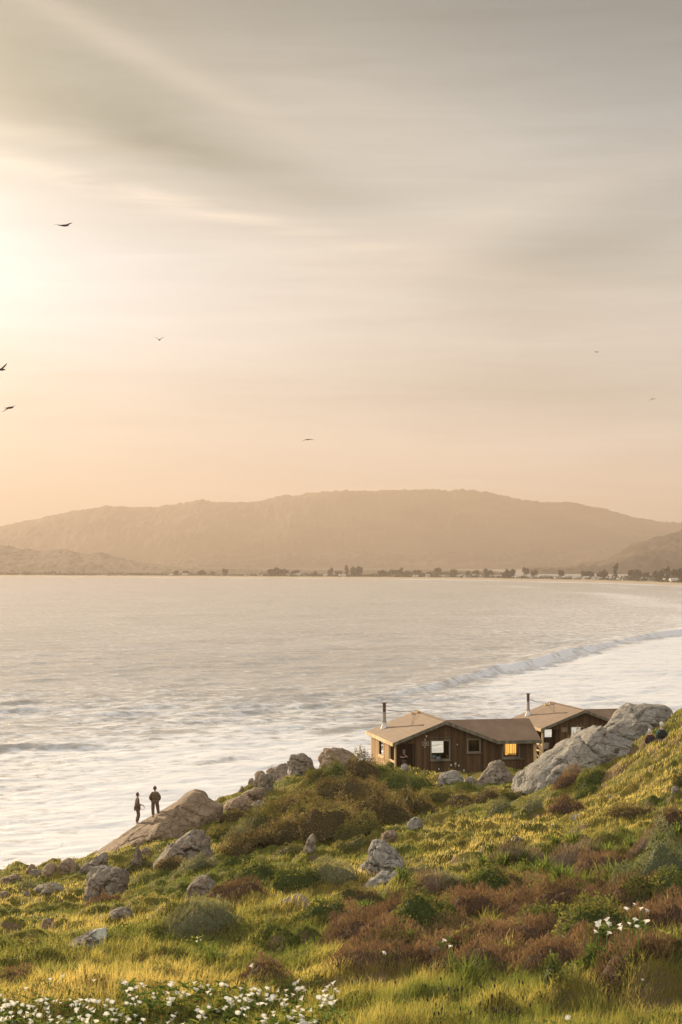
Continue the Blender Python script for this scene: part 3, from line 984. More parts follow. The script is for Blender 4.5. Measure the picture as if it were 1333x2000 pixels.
# ------------------------------------------------------------------ haze over the bay
hz = MB(); hz.box(-9000, 9000, -200, 14000, -4, 560)
hzm = bpy.data.materials.new('haze'); hzm.use_nodes = True
N = NT(hzm.node_tree)
pv = N.n('ShaderNodeVolumePrincipled')
pv.inputs['Color'].default_value = (0.47, 0.395, 0.345, 1)
pv.inputs['Density'].default_value = 0.000135
pv.inputs['Anisotropy'].default_value = 0.31
out = N.n('ShaderNodeOutputMaterial'); N.link(pv.outputs[0], out.inputs['Volume'])
tag(hz.build('haze', hzm), kind='stuff')
# ------------------------------------------------------------------ rocks
_ICO = {}


def ico(sub):
    if sub not in _ICO:
        bm = bmesh.new(); bmesh.ops.create_icosphere(bm, subdivisions=sub, radius=1.0)
        bm.verts.ensure_lookup_table()
        v = np.array([q.co[:] for q in bm.verts]); f = np.array([[q.index for q in p.verts] for p in bm.faces])
        bm.free(); _ICO[sub] = (v, f)
    return _ICO[sub]


def rock_lump(outline, d, thick, lean=0.3, seed=0, amp=0.05, sub=5, center=None, facets=14, freq=1.0, front=1.0):
    """outline in photo pixels at distance d; thick = half depth in metres"""
    n, f = ico(sub)
    o = np.array(outline, float)
    c = np.array(center if center else o.mean(0), float)
    a = np.arctan2(-(o[:, 1] - c[1]), o[:, 0] - c[0])
    # resample the outline densely so straight sides stay straight
    k = len(o); A = []; RR = []
    for i in range(k):
        for t in np.linspace(0, 1, 8, endpoint=False):
            q = o[i] * (1 - t) + o[(i + 1) % k] * t - c
            A.append(math.atan2(-q[1], q[0])); RR.append(math.hypot(*q))
    A = np.array(A); RR = np.array(RR) / F * d
    idx = np.argsort(A); A = A[idx]; RR = RR[idx]
    A = np.concatenate([A - 2 * math.pi, A, A + 2 * math.pi]); RR = np.concatenate([RR] * 3)
    rs = np.random.RandomState(seed)
    m = n.copy()
    # flat facets on the front and back
    for i in range(facets):
        q = rs.randn(3); q[1] = -abs(q[1]) - 0.35 if rs.rand() < 0.75 else abs(q[1]) + 0.3
        q /= np.linalg.norm(q)
        off = rs.uniform(0.55, 0.84)
        ex = np.clip(m @ q - off, 0, None)
        m = m - ex[:, None] * q * 0.9
    ang = np.arctan2(n[:, 2], n[:, 0])
    rad = np.interp(ang, A, RR)
    rho = np.hypot(m[:, 0], m[:, 2])
    rho2 = np.clip(rho, 0, 1.05) ** 0.8
    X = rad * np.cos(ang) * rho2
    Z = rad * np.sin(ang) * rho2
    Y = np.sign(m[:, 1]) * np.abs(m[:, 1]) ** 0.85 * thick
    Y = np.where(Y < 0, Y * front, Y)
    size = (RR.max() + RR.mean()) / 2
    s = freq * 1.6 / max(size, 0.35)
    dn = amp * size * (1.5 * ridged(X * s, Y * s, Z * s, seed, 4) + 1.5 * fbm(X * s * 3, Y * s * 3, Z * s * 3, seed + 7, 4))
    # joint blocks: every cell is pushed and tilted a little, with cracks between
    K = max(10, int(26 * freq))
    pts = np.stack([X, Y, Z], 1)
    rot = np.array([[.87, 0, .5], [0, 1, 0], [-.5, 0, .87]])
    anis = np.array([0.75, 1.0, 1.5])
    wob = 0.12 * size * np.stack([vnoise(X * s * 2, Y * s * 2, Z * s * 2, seed + 40 + q) for q in range(3)], 1)
    pa = (pts + wob) @ rot * anis
    ext = np.abs(pa).max(0)
    seeds = rs.uniform(-1, 1, (K, 3)) * ext
    D2 = np.stack([((pa - q) ** 2).sum(1) for q in seeds], 1)
    od = np.argsort(D2, 1)[:, :2]; ar = np.arange(len(pa))
    d1 = np.sqrt(D2[ar, od[:, 0]]); d2_ = np.sqrt(D2[ar, od[:, 1]])
    off_ = rs.uniform(-1, 1, K); til = rs.randn(K, 3)
    cell = off_[od[:, 0]] * 1.1 + ((pa - seeds[od[:, 0]]) * til[od[:, 0]]).sum(1) / size * 1.6
    dn += amp * size * cell - amp * size * 2.2 * np.exp(-(d2_ - d1) / (0.05 * size + 0.012))
    # bedding steps
    st = (Z * 0.8 + X * 0.35 + 0.3 * fbm(X * s, Y * s, Z * s, seed + 2, 2) * size) / max(size * 0.32, 0.12)
    dn += amp * size * 0.5 * (st - np.floor(st))
    X = X + n[:, 0] * dn * 0.55; Y = Y + n[:, 1] * dn * 1.7; Z = Z + n[:, 2] * dn * 0.55
    Y = Y + lean * Z
    cx = (c[0] - CX) / F * d; cz = CAMZ - (c[1] - HY) / F * d
    return np.stack([X + cx, Y + d, Z + cz], 1), f


def make_rock(lumps, label, mat='rock', name='boulder', cat='boulder', group=None):
    vs = []; fs = []; k = 0
    for l in lumps:
        v, f = rock_lump(**l); vs.append(v); fs.append(f + k); k += len(v)
    v = np.concatenate(vs)
    base = v.mean(0); base[2] = v[:, 2].min()
    o = link(name, npmesh(name, v - base, [np.concatenate(fs)], M[mat], smooth=True))
    o.location = base
    return tag(o, label, cat, group), v, np.concatenate(fs)


def rk(px, py, wd, ht, seed, label, mat='rock', shape='dome', thick=None, name='boulder', lean=0.3, sub=None, amp=0.046, group=None):
    """boulder with its visible foot at photo row py"""
    d = hit(px, py)
    th = thick if thick else wd / F * d * 0.42
    d2 = d + th * 0.6
    rs = np.random.RandomState(seed * 7 + 1)
    prof = {'dome': [(-.5, -.15), (-.46, .35), (-.3, .78), (-.05, 1.0), (.2, .93), (.4, .6), (.5, .1)],
            'peak': [(-.5, -.1), (-.36, .35), (-.2, .72), (-.02, 1.0), (.12, .92), (.36, .42), (.5, -.05)],
            'block': [(-.5, -.1), (-.5, .62), (-.36, .96), (.1, 1.0), (.42, .82), (.5, .4), (.47, -.1)],
            'slab': [(-.5, -.1), (-.42, .3), (-.1, .62), (.22, 1.0), (.42, .92), (.5, .3)],
            'wedge': [(-.5, .0), (-.2, .55), (.15, .9), (.35, 1.0), (.48, .7), (.5, .1)],
            'flat': [(-.5, .0), (-.38, .6), (-.1, .95), (.25, 1.0), (.46, .55), (.5, .0)]}[shape]
    ol = [(px + x * wd * (1 + rs.uniform(-.05, .05)), py - y * ht * (1 + rs.uniform(-.06, .06))) for x, y in prof]
    ol += [(px + wd * .42, py + ht * .38), (px - wd * .42, py + ht * .38)]
    s = sub or (5 if wd > 45 else 4)
    return make_rock([dict(outline=ol, d=d2, thick=th, lean=lean, seed=seed, amp=amp, sub=s)], label, mat, name, 'boulder', group)


# the sloping slab the two men stand on
slab_o = [(150, 1697), (172, 1672), (205, 1648), (235, 1630), (268, 1610.5), (305, 1594), (330, 1579), (356, 1560), (374, 1552), (392, 1556), (412, 1568), (436, 1574),
          (440, 1600), (415, 1640), (350, 1680), (280, 1700), (200, 1712)]
SLAB, slab_v, slab_f = make_rock([
    dict(outline=slab_o, d=94.5, thick=2.6, lean=0.5, seed=3, amp=0.022, sub=6, center=(310, 1635), facets=9, freq=1.2)],
    'broad brown rock slab sloping down to the sea under the two standing men', 'rock_brown', 'rock_slab', 'rock')
# the great outcrop in front of the second cabin
OUT, out_v, out_f = make_rock([
    dict(outline=[(1150, 1440), (1172, 1420), (1195, 1405), (1217, 1386), (1234, 1377), (1246, 1380), (1262, 1379), (1290, 1379), (1306, 1382), (1322, 1390), (1326, 1400), (1312, 1418), (1290, 1440), (1262, 1470), (1200, 1490), (1150, 1480)],
         d=91, thick=2.2, lean=0.5, seed=11, amp=0.034, sub=6, center=(1238, 1432), facets=10, freq=1.1),
    dict(outline=[(1010, 1545), (1020, 1512), (1040, 1492), (1062, 1476), (1090, 1464), (1112, 1450), (1150, 1430), (1168, 1420), (1180, 1424), (1215, 1432), (1262, 1440), (1296, 1450), (1290, 1460), (1250, 1470), (1215, 1488), (1180, 1500), (1150, 1512), (1110, 1530), (1060, 1555)],
         d=88, thick=2.0, lean=0.55, seed=12, amp=0.032, sub=6, center=(1140, 1480), facets=12, freq=1.2),
    dict(outline=[(996, 1552), (1003, 1530), (1012, 1514), (1030, 1497), (1048, 1490), (1062, 1500), (1066, 1520), (1050, 1545), (1030, 1562)],
         d=89, thick=1.3, lean=0.5, seed=13, amp=0.06, sub=5),
    dict(outline=[(1040, 1548), (1060, 1520), (1090, 1497), (1130, 1480), (1170, 1470), (1210, 1470), (1240, 1476), (1215, 1492), (1160, 1510), (1110, 1533), (1070, 1552)],
         d=86.5, thick=1.2, lean=0.5, seed=14, amp=0.045, sub=5, freq=1.2),
    dict(outline=[(1156, 1432), (1163, 1420), (1175, 1417), (1184, 1424), (1182, 1440), (1165, 1448)], d=87.8, thick=0.6, lean=0.3, seed=15, amp=0.06, sub=4),
], 'huge blue-grey rock outcrop rising to the right in front of the farther cabin', 'rock_big', 'rock_outcrop', 'rock')

# upright pyramid boulder in the meadow, with the low lichened one at its foot
dpy = hit(740, 1722)
make_rock([dict(outline=[(684, 1728), (690, 1705), (699, 1690), (712, 1682), (718, 1660), (728, 1645), (738, 1641), (751, 1643), (762, 1655), (776, 1668), (787, 1685), (790, 1705), (782, 1735), (735, 1745)],
                d=dpy + 1.1, thick=0.85, lean=0.25, seed=21, amp=0.06, sub=6, center=(738, 1700), facets=11, freq=1.3)],
          'tall pyramid-shaped grey boulder standing alone in the middle of the meadow', 'rock_big')
make_rock([dict(outline=[(710, 1738), (716, 1722), (735, 1712), (756, 1704), (775, 1702), (788, 1708), (792, 1722), (780, 1740), (740, 1752)],
                d=hit(750, 1732) + 0.2, thick=0.5, lean=0.35, seed=22, amp=0.06, sub=5, facets=8)],
          'low pale flat-topped rock lying against the foot of the pyramid-shaped boulder', 'rock_big')

ROCKS = [
 # px, py, w, h, seed, shape, mat, label
 (210, 1748, 92, 56, 31, 'block', 'rock', 'pale blocky boulder with a cracked face, below the slab where the men stand'),
 (352, 1692, 128, 70, 32, 'wedge', 'rock', 'smooth humped grey rock just right of the small upright finger-like rock'),
 (268, 1700, 30, 54, 33, 'peak', 'rock', 'narrow finger-like upright rock between the slab and the humped rock'),
 (283, 1680, 30, 24, 34, 'dome', 'rock_brown', 'small round rock tucked between the finger-like rock and the humped rock'),
 (417, 1694, 32, 22, 35, 'dome', 'rock', 'small pale rounded rock left of the long green hedge-like bush'),
 (392, 1752, 70, 42, 36, 'dome', 'rock', 'rounded grey rock above the grey-green sage bush'),
 (316, 1740, 13, 9, 37, 'dome', 'rock', 'tiny pale stone in the grass between the blocky boulder and the rounded grey rock'),
 (235, 1792, 52, 18, 38, 'flat', 'rock', 'low flat stone in the grass right above the lichen-spotted boulder'),
 (165, 1862, 110, 48, 39, 'wedge', 'rock_dark', 'long dark boulder with a pale lichen cap, lowest large rock on the left'),
 (95, 1813, 30, 20, 40, 'dome', 'rock_brown', 'small brown half-buried rock up and left of the dark lichen-capped boulder'),
 (28, 1813, 16, 10, 41, 'dome', 'rock', 'little grey stone near the left edge, left of the small brown half-buried rock'),
 (52, 1752, 20, 13, 42, 'dome', 'rock', 'small rounded stone alone in golden grass near the left edge'),
 (90, 1746, 22, 12, 43, 'flat', 'rock', 'small flat stone at the end of a low rock shelf on the left'),
 (95, 1738, 64, 14, 44, 'flat', 'rock', 'low grey rock shelf lying in the golden grass on the left'),
 (8, 1760, 36, 22, 45, 'dome', 'rock_brown', 'brown rock cut by the left edge of the photo'),
 (20, 1728, 46, 20, 46, 'flat', 'rock_brown', 'flat brown rock at the far left skyline'),
 (72, 1714, 26, 15, 47, 'block', 'rock', 'small blocky rock left of the skyline boulders'),
 (62, 1706, 24, 18, 48, 'dome', 'rock_brown', 'rounded rock on the skyline behind the small blocky one'),
 (98, 1708, 34, 22, 49, 'dome', 'rock_brown', 'left one of two rounded boulders on the skyline left of the slab'),
 (134, 1704, 48, 26, 50, 'dome', 'rock_brown', 'right and larger of two rounded boulders on the skyline left of the slab'),
 (160, 1712, 34, 26, 51, 'wedge', 'rock', 'tilted grey rock at the lower left foot of the men\'s slab'),
 (185, 1705, 60, 40, 52, 'wedge', 'rock', 'cracked grey rock at the bottom front of the men\'s slab'),
 (375, 1616, 58, 26, 53, 'wedge', 'rock', 'splintered grey rock right of the men\'s slab'),
 (478, 1580, 92, 42, 54, 'slab', 'rock_brown', 'broad dark rock ledge with an undercut left end on the skyline'),
 (474, 1588, 60, 34, 55, 'dome', 'rock_brown', 'smooth rounded brown rock below the undercut ledge'),
 (506, 1586, 28, 22, 56, 'block', 'rock', 'grey knobbly rock leaning on the smooth brown rock'),
 (520, 1546, 30, 36, 57, 'block', 'rock', 'upright grey rock with a split face, left of the bramble thicket'),
 (503, 1536, 18, 20, 58, 'dome', 'rock_brown', 'small rock left of the upright split-faced rock on the skyline'),
 (491, 1534, 14, 14, 59, 'dome', 'rock', 'smallest skyline stone left of the upright split-faced rock'),
 (473, 1545, 12, 10, 60, 'dome', 'rock_brown', 'tiny stone on the ridge above the undercut ledge'),
 (508, 1524, 26, 18, 61, 'block', 'rock_brown', 'square orange-brown block on the skyline'),
 (527, 1506, 14, 7, 62, 'wedge', 'rock_brown', 'thin pointed stone on the skyline left of the leaning slab'),
 (540, 1520, 52, 30, 63, 'wedge', 'rock', 'long leaning slab rock rising to a point on the skyline'),
 (588, 1516, 54, 42, 64, 'block', 'rock', 'large craggy grey boulder on the skyline left of the ivy-covered rock'),
 (662, 1512, 82, 50, 65, 'block', 'rock_brown', 'large flat-topped boulder overgrown by a dark bush on the knoll'),
 (605, 1662, 26, 36, 66, 'wedge', 'rock', 'leaning grey stone in grass below the bramble thicket'),
 (762, 1642, 44, 20, 67, 'flat', 'rock_brown', 'low stone half covered by brown brush behind the pyramid-shaped boulder'),
 (812, 1618, 36, 22, 68, 'dome', 'rock_big', 'pale rounded stone in green grass above the pyramid-shaped boulder'),
 (575, 1768, 60, 20, 69, 'flat', 'rock', 'low stone in grass left of the pyramid-shaped boulder'),
 (836, 1704, 20, 8, 70, 'dome', 'rock_big', 'tiny pale stone in the grass right of the pyramid-shaped boulder'),
 (791, 1510, 26, 18, 71, 'dome', 'rock_big', 'rounded grey rock at the corner post of the near cabin porch'),
 (880, 1530, 62, 24, 72, 'dome', 'rock_big', 'low pale boulder under the big front window of the near cabin'),
 (918, 1530, 26, 14, 73, 'flat', 'rock_big', 'small low rock between two boulders in front of the near cabin'),
 (972, 1532, 90, 46, 74, 'peak', 'rock', 'large brown-grey boulder below the golden window of the near cabin'),
 (722, 1500, 14, 12, 75, 'dome', 'rock', 'small rock at the rear left corner of the near cabin'),
 (1128, 1600, 30, 10, 76, 'flat', 'rock_big', 'flat pale stone on the slope below the great outcrop'),
 (1187, 1562, 20, 8, 77, 'flat', 'rock_big', 'upper small flat stone on the yellow slope right of the outcrop'),
 (1008, 1645, 22, 12, 78, 'dome', 'rock', 'small grey stone just above the dry pinkish brush'),
 (1320, 1548, 22, 14, 79, 'dome', 'rock', 'dark stone under a small bush near the right edge of the slope'),
 (828, 1655, 0, 0, 0, '', '', ''),
]
ROCK_FOOT = []
for r_ in ROCKS:
    if not r_[2]: continue
    px, py, wd, ht, sd_, sh_, mt_, lab = r_
    rk(px, py, wd, ht, sd_, lab, mt_, sh_, name='boulder' if wd > 34 else 'stone')

# lichen cap on the long dark boulder is part of its surface colour (see material)

# ------------------------------------------------------------------ cabins
def wood_mat(name, c1, c2, rough=0.85):
    m, N = new_mat(name)
    tc = N.n('ShaderNodeTexCoord')
    mp = N.n('ShaderNodeMapping'); mp.inputs['Scale'].default_value = (5.2, 5.2, 0.25)
    N.link(tc.outputs['Object'], mp.inputs[0])
    a = N.noise(mp.outputs[0], 1.0, 4, 0.6)
    mp2 = N.n('ShaderNodeMapping'); mp2.inputs['Scale'].default_value = (40, 40, 1.5)
    N.link(tc.outputs['Object'], mp2.inputs[0])
    b = N.noise(mp2.outputs[0], 1.0, 4, 0.7)
    sx = N.n('ShaderNodeSeparateXYZ'); N.link(tc.outputs['Object'], sx.inputs[0])
    wn = N.n('ShaderNodeTexWhiteNoise', noise_dimensions='2D')
    cb = N.n('ShaderNodeCombineXYZ')
    N.link(N.m('FLOOR', N.m('DIVIDE', N.m('ADD', sx.outputs[0], 1.98), 0.24)), cb.inputs[0]); N.link(N.m('FLOOR', N.m('DIVIDE', sx.outputs[1], 0.30)), cb.inputs[1])
    N.link(cb.outputs[0], wn.inputs['Vector'])
    col = N.mix(N.mapr(a, 0.35, 0.65), c1, c2)
    col = N.mix(1.0, col, N.mapr(wn.outputs[0], 0, 1, 0.72, 1.30), 'MULTIPLY')
    col = N.mix(1.0, col, N.mapr(b, 0.3, 0.7, 0.72, 1.25), 'MULTIPLY')
    finish(N, principled(N, col, rough, b, 0.5, 0.01, 0.2))
    return m


def roof_mat():
    m, N = new_mat('roof_felt')
    tc = N.n('ShaderNodeTexCoord')
    a = N.noise(tc.outputs['Object'], 0.8, 5, 0.6, 0.3)
    b = N.noise(tc.outputs['Object'], 30, 3, 0.7)
    mp = N.n('ShaderNodeMapping'); mp.inputs['Scale'].default_value = (0.4, 1, 1)
    N.link(tc.outputs['Object'], mp.inputs[0])
    br = N.n('ShaderNodeTexWave', wave_type='BANDS', bands_direction='Z'); br.inputs['Scale'].default_value = 2.2; br.inputs['Distortion'].default_value = 0.3
    N.link(tc.outputs['Object'], br.inputs[0])
    col = N.mix(N.mapr(a, 0.35, 0.7), (0.20, 0.13, 0.08, 1), (0.265, 0.175, 0.108, 1))
    col = N.mix(1.0, col, N.mapr(b, 0.3, 0.7, 0.82, 1.15), 'MULTIPLY')
    st_ = N.noise(tc.outputs['Object'], 2.3, 5, 0.7, 0.8)
    col = N.mix(N.mapr(st_, 0.52, 0.66, 0, 0.45), col, (0.15, 0.105, 0.07, 1))
    col = N.mix(N.mapr(br.outputs[1], 0.0, 0.10, 0.35, 0), col, (0.12, 0.08, 0.05, 1))
    finish(N, principled(N, col, 0.75, N.m('ADD', b, N.m('MULTIPLY', br.outputs[1], 0.3)), 0.35, 0.01, 0.3))
    return m


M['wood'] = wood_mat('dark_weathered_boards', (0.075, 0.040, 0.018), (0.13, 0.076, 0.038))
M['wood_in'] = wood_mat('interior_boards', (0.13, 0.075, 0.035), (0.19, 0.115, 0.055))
M['wood_sunlit'] = wood_mat('sunlit_tone_boards', (0.56, 0.38, 0.19), (0.72, 0.51, 0.29))  # golden sunlight on the cabin's lit boards put into a paler colour
M['trim'] = wood_mat('grey_trim', (0.13, 0.11, 0.08), (0.19, 0.165, 0.12))
M['roof'] = roof_mat()
M['metal'] = plain('galvanised_pipe', (0.34, 0.29, 0.25), 0.5, 0.25, 8, 0.2, 0.01, 0.5, 0.35)
M['rust'] = plain('rusty_pipe_cap', (0.10, 0.065, 0.045), 0.8, 0.3, 12)
M['white'] = plain('white_flashing', (0.62, 0.60, 0.56), 0.6, 0.15, 8)
M['wire'] = plain('dark_wire', (0.05, 0.045, 0.04), 0.6)
M['signtext'] = plain('sign_cream_paint', (0.55, 0.50, 0.42), 0.7)
gl_m, N = new_mat('window_glass')
gg = N.n('ShaderNodeBsdfGlossy'); gg.inputs['Roughness'].default_value = 0.02
tp = N.n('ShaderNodeBsdfTransparent'); tp.inputs[0].default_value = (0.95, 0.96, 0.95, 1)
fr = N.n('ShaderNodeFresnel'); fr.inputs[0].default_value = 1.5
mx = N.n('ShaderNodeMixShader'); N.link(fr.outputs[0], mx.inputs[0]); N.link(tp.outputs[0], mx.inputs[1]); N.link(gg.outputs[0], mx.inputs[2])
finish(N, mx.outputs[0])
M['glass'] = gl_m
cm, N = new_mat('amber_curtain')
df = N.n('ShaderNodeBsdfDiffuse'); df.inputs[0].default_value = (0.62, 0.42, 0.16, 1)
tr = N.n('ShaderNodeBsdfTranslucent'); tr.inputs[0].default_value = (0.92, 0.60, 0.20, 1)
mx = N.n('ShaderNodeMixShader'); mx.inputs[0].default_value = 0.75; N.link(df.outputs[0], mx.inputs[1]); N.link(tr.outputs[0], mx.inputs[2])
finish(N, mx.outputs[0])
M['curtain'] = cm


def font_mesh(txt, size, depth=0.006):
    cu = bpy.data.curves.new('t', 'FONT'); cu.body = txt; cu.size = size; cu.extrude = depth; cu.align_x = 'CENTER'; cu.align_y = 'CENTER'
    o = bpy.data.objects.new('t', cu); COL.objects.link(o)
    bpy.context.view_layer.update()
    me = bpy.data.meshes.new_from_object(o.evaluated_get(bpy.context.evaluated_depsgraph_get()))
    bpy.data.objects.remove(o, do_unlink=True)
    return me


def plank_wall(mb, mb2, axis, fixed, a0, a1, wtop, holes, thick=0.035, pw=0.24, out=-1, bottom=-0.6, seed=0):
    """vertical boards with battens. axis 'u': runs along u at v=fixed. axis 'v': runs along v at u=fixed.
    wtop(a) gives the height; holes: (a0,a1,w0,w1); out = side on which the battens sit"""
    rs = np.random.RandomState(seed)
    cuts = list(np.arange(a0, a1, pw)) + [a1]
    for h in holes: cuts += [h[0], h[1]]
    cuts = sorted(set(round(c, 4) for c in cuts if a0 <= c <= a1))

    def slab(b, x0, x1, z0f, z1f, o0, o1):
        p = []
        for zf in (z0f, z1f):
            pts = [(x0, o0), (x1, o0), (x1, o1), (x0, o1)]
            for x, y in pts:
                z = zf(x) if callable(zf) else zf
                p.append((x, fixed + y, z) if axis == 'u' else (fixed + y, x, z))
        b.hexa(p)
    for x0, x1 in zip(cuts[:-1], cuts[1:]):
        if x1 - x0 < 0.004: continue
        mid = (x0 + x1) / 2
        hs = sorted([(h[2], h[3]) for h in holes if h[0] <= mid <= h[1]])
        z = bottom
        j = rs.uniform(0, 0.010)
        for w0, w1 in hs:
            if w0 > z: slab(mb, x0, x1, z, w0, -thick / 2 - j, thick / 2)
            z = w1
        slab(mb, x0, x1, z, wtop, -thick / 2 - j, thick / 2)
    for x in np.arange(a0 + pw, a1 - 0.02, pw):
        hs = sorted([(h[2] - 0.08, h[3] + 0.08) for h in holes if h[0] - 0.1 <= x <= h[1] + 0.1])
        z = bottom
        e0, e1 = (-thick / 2 - 0.032, -thick / 2 - 0.004) if out < 0 else (thick / 2 + 0.002, thick / 2 + 0.03)
        for w0, w1 in hs:
            if w0 > z: slab(mb2, x - 0.03, x + 0.03, z, w0, e0, e1)
            z = w1
        slab(mb2, x - 0.03, x + 0.03, z, (lambda a: wtop(a) - 0.01), e0, e1)


def make_cabin(world, ang, label, which):
    root = empty('cabin', world, R(ang), label, 'cabin', None)
    ca, sa = math.cos(R(ang)), math.sin(R(ang))

    def U(px, v):   # local u of the point seen at px on the plane at depth v
        k = (px - CX) / F
        # x = wx + ca*u - sa*v ; y = wy + sa*u + ca*v ; x = k*y
        return (k * (world[1] + ca * v) - world[0] + sa * v) / (ca - k * sa)

    def W(py, u, v):
        y = world[1] + sa * u + ca * v
        return CAMZ - (py - HY) / F * y - world[2]
    EV, RG, HALF = 2.30, 3.75, 3.75
    roofline = lambda a: RG - (RG - EV) * abs(a) / HALF
    under = lambda a: (roofline(a) - 0.10) if a < 3.2 else max(roofline(a), EV + 0.06) - 0.10
    LW, RW = -3.50, 6.42
    PU, PV = -1.98, 1.75          # porch recess
    wd, wl, bt, btl, fr, win, gls = MB(), MB(), MB(), MB(), MB(), MB(), MB()
    if which == 1:
        w1 = (U(843, 0), U(877, 0), W(1482, 0, 0), W(1447, 0, 0))
        w2 = (U(914.5, 0), U(936.5, 0), W(1467.5, 2, 0), W(1445, 2, 0))
        w3 = (U(983, 0), U(1013, 0), W(1477.5, 5, 0), 2.26)
        fronts = [w1, w2, w3]
        b1 = (U(829, 7.5), U(867.5, 7.5), W(1471.5, 0, 7.5), W(1432, 0, 7.5))
        b2 = (U(934, 7.5), U(950, 7.5), 0.5, 1.75)
        slit = (U(812, PV), U(815.6, PV), W(1471.5, -2, PV), W(1448, -2, PV))
        slit = (slit[0], PU - 0.02, slit[2], slit[3])
        bs = (U(808, 7.5), U(820, 7.5), W(1476, -2, 7.5), W(1438, -2, 7.5))
        lwin = (3.25, 4.80, 1.00, 2.08)
        wbk = (U(984, 4.0), U(1014.0, 4.0), 0.85, 1.95)
    else:
        w1 = (U(1116, 0), U(1131.5, 0), W(1437, 0, 0), W(1420, 0, 0))
        w1 = (w1[0], w1[0] + 1.0, w1[2], w1[3])
        fronts = [w1]
        b1 = (U(1108, 7.5), U(1136, 7.5), W(1446, 0, 7.5), W(1410, 0, 7.5))
        b2 = None
        slit = (U(1088.5, PV), U(1094, PV), W(1432, -2, PV), W(1421, -2, PV))
        bs = (U(1058, 7.5), U(1099, 7.5), W(1441.5, -2, 7.5), W(1412, -2, 7.5))
        lwin = (3.25, 4.80, 1.00, 2.08)
        wbk = None
    pback = [slit] if which == 1 else [slit, (U(1064, PV), U(1078, PV), W(1440, -3, PV), W(1419, -3, PV))]
    # facade: from the porch recess to the right-hand end
    plank_wall(wd, bt, 'u', 0.0, PU, RW, under, [h for h in fronts], seed=1)
    # header over the porch
    plank_wall(wd, bt, 'u', 0.0, LW, PU, under, [(LW, PU, -0.6, 2.20)], seed=2)
    # porch back and side
    plank_wall(wd, bt, 'u', PV, LW + 0.02, PU - 0.02, lambda a: under(a), pback, seed=3)
    plank_wall(wd, bt, 'v', PU, 0.03, PV, lambda a: under(PU), [], seed=4, out=-1)
    # back walls
    plank_wall(wd, bt, 'u', 7.6, LW, 3.5, under, [h for h in (b1, b2, bs) if h], seed=5, out=1)
    plank_wall(wd, bt, 'u', 4.05, 3.5, RW, lambda a: EV - 0.05, [wbk] if wbk else [], seed=6, out=1)
    plank_wall(wd, bt, 'v', 3.5, 4.05, 7.6, lambda a: EV - 0.0, [], seed=7, out=1)
    # right-hand gable end of the wing
    plank_wall(wd, bt, 'v', RW, 0.02, 4.03, lambda a: 3.55 - 1.25 * abs(a - 2.0) / 2.35, [], seed=8, out=1)
    wall = wd.build('wall', M['wood'], root)
    bt.build('batten', M['wood'], wall)
    # inner lining: partition beyond the wing, floor
    fl = MB(); fl.box(LW - 0.05, 3.45, -0.02, 7.55, -0.12, 0.0); fl.box(3.45, RW - 0.05, 0.03, 4.0, -0.12, 0.0)
    fl.build('floor', M['wood_in'], root)
    pt = MB(); pt.box(3.62, 3.70, 1.2, 4.0, 0, 2.2)
    pt.build('partition', M['wood_in'], root)
    # left-hand wall, sunlight put into its paler board colour
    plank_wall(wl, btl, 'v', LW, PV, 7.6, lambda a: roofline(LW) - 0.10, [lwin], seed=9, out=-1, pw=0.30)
    lw = wl.build('side_wall', M['wood_sunlit'], root)
    btl.build('batten', M['wood_sunlit'], lw)
    # porch posts and rails
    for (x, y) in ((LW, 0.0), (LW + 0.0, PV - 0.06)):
        b = MB(); b.box(x - 0.06, x + 0.06, y - 0.06, y + 0.06, -0.6, roofline(LW) - 0.12); b.build('post', M['wood_sunlit'], root)
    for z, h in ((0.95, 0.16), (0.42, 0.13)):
        b = MB(); b.box(LW - 0.05, LW - 0.01, 0.07, PV - 0.13, z - h / 2, z + h / 2); b.build('rail', M['wood_sunlit'], root)
    b = MB(); b.box(LW - 0.03, LW + 0.03, 0.06, 7.6, roofline(LW) - 0.11, roofline(LW) - 0.01); b.build('beam', M['wood_sunlit'], root)
    # right-hand porch of the wing
    b = MB(); b.box(RW + 0.02, RW + 0.20, -0.12, 0.02, -0.9, EV - 0.02); b.build('corner_board', M['wood_sunlit'], root)
    b = MB(); b.box(6.80, 6.89, -0.30, -0.21, -0.9, EV + 0.02); b.build('post', M['wood_sunlit'], root)
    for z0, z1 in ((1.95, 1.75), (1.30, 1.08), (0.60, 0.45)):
        b = MB(); b.bar((RW + 0.2, -0.08, z0), (6.80, -0.25, z1), 0.05, 0.09); b.build('rail', M['wood_sunlit'], root)
    b = MB(); b.bar((6.90, -0.25, 1.72), (7.45, -0.1, 0.35), 0.05, 0.09); b.build('brace', M['wood_sunlit'], root)
    # window frames and glass
    def window(a0, a1, w0, w1, v, trim='trim', sill=True, axis='u', side=-1, glassfrac=1.0):
        f = MB(); t = 0.09; o0, o1 = (v - 0.085, v - 0.03) if side < 0 else (v + 0.03, v + 0.085)
        def bx(x0, x1, z0, z1, p0=o0, p1=o1):
            if axis == 'u': f.box(x0, x1, p0, p1, z0, z1)
            else: f.box(p0, p1, x0, x1, z0, z1)
        bx(a0 - t, a0, w0 - t, w1 + t); bx(a1, a1 + t, w0 - t, w1 + t)
        bx(a0, a1, w1, w1 + t); bx(a0, a1, w0 - t, w0)
        o = f.build('window', M[trim], root)
        g = MB()
        ga0 = a0 if glassfrac > 0 else a0
        g1 = a0 + (a1 - a0) * glassfrac
        if axis == 'u': g.box(a0 + 0.002, g1 - 0.002, v + 0.004, v + 0.010, w0 + 0.002, w1 - 0.002)
        else: g.box(v + 0.004, v + 0.010, a0 + 0.002, g1 - 0.002, w0 + 0.002, w1 - 0.002)
        g.build('pane', M['glass'], o)
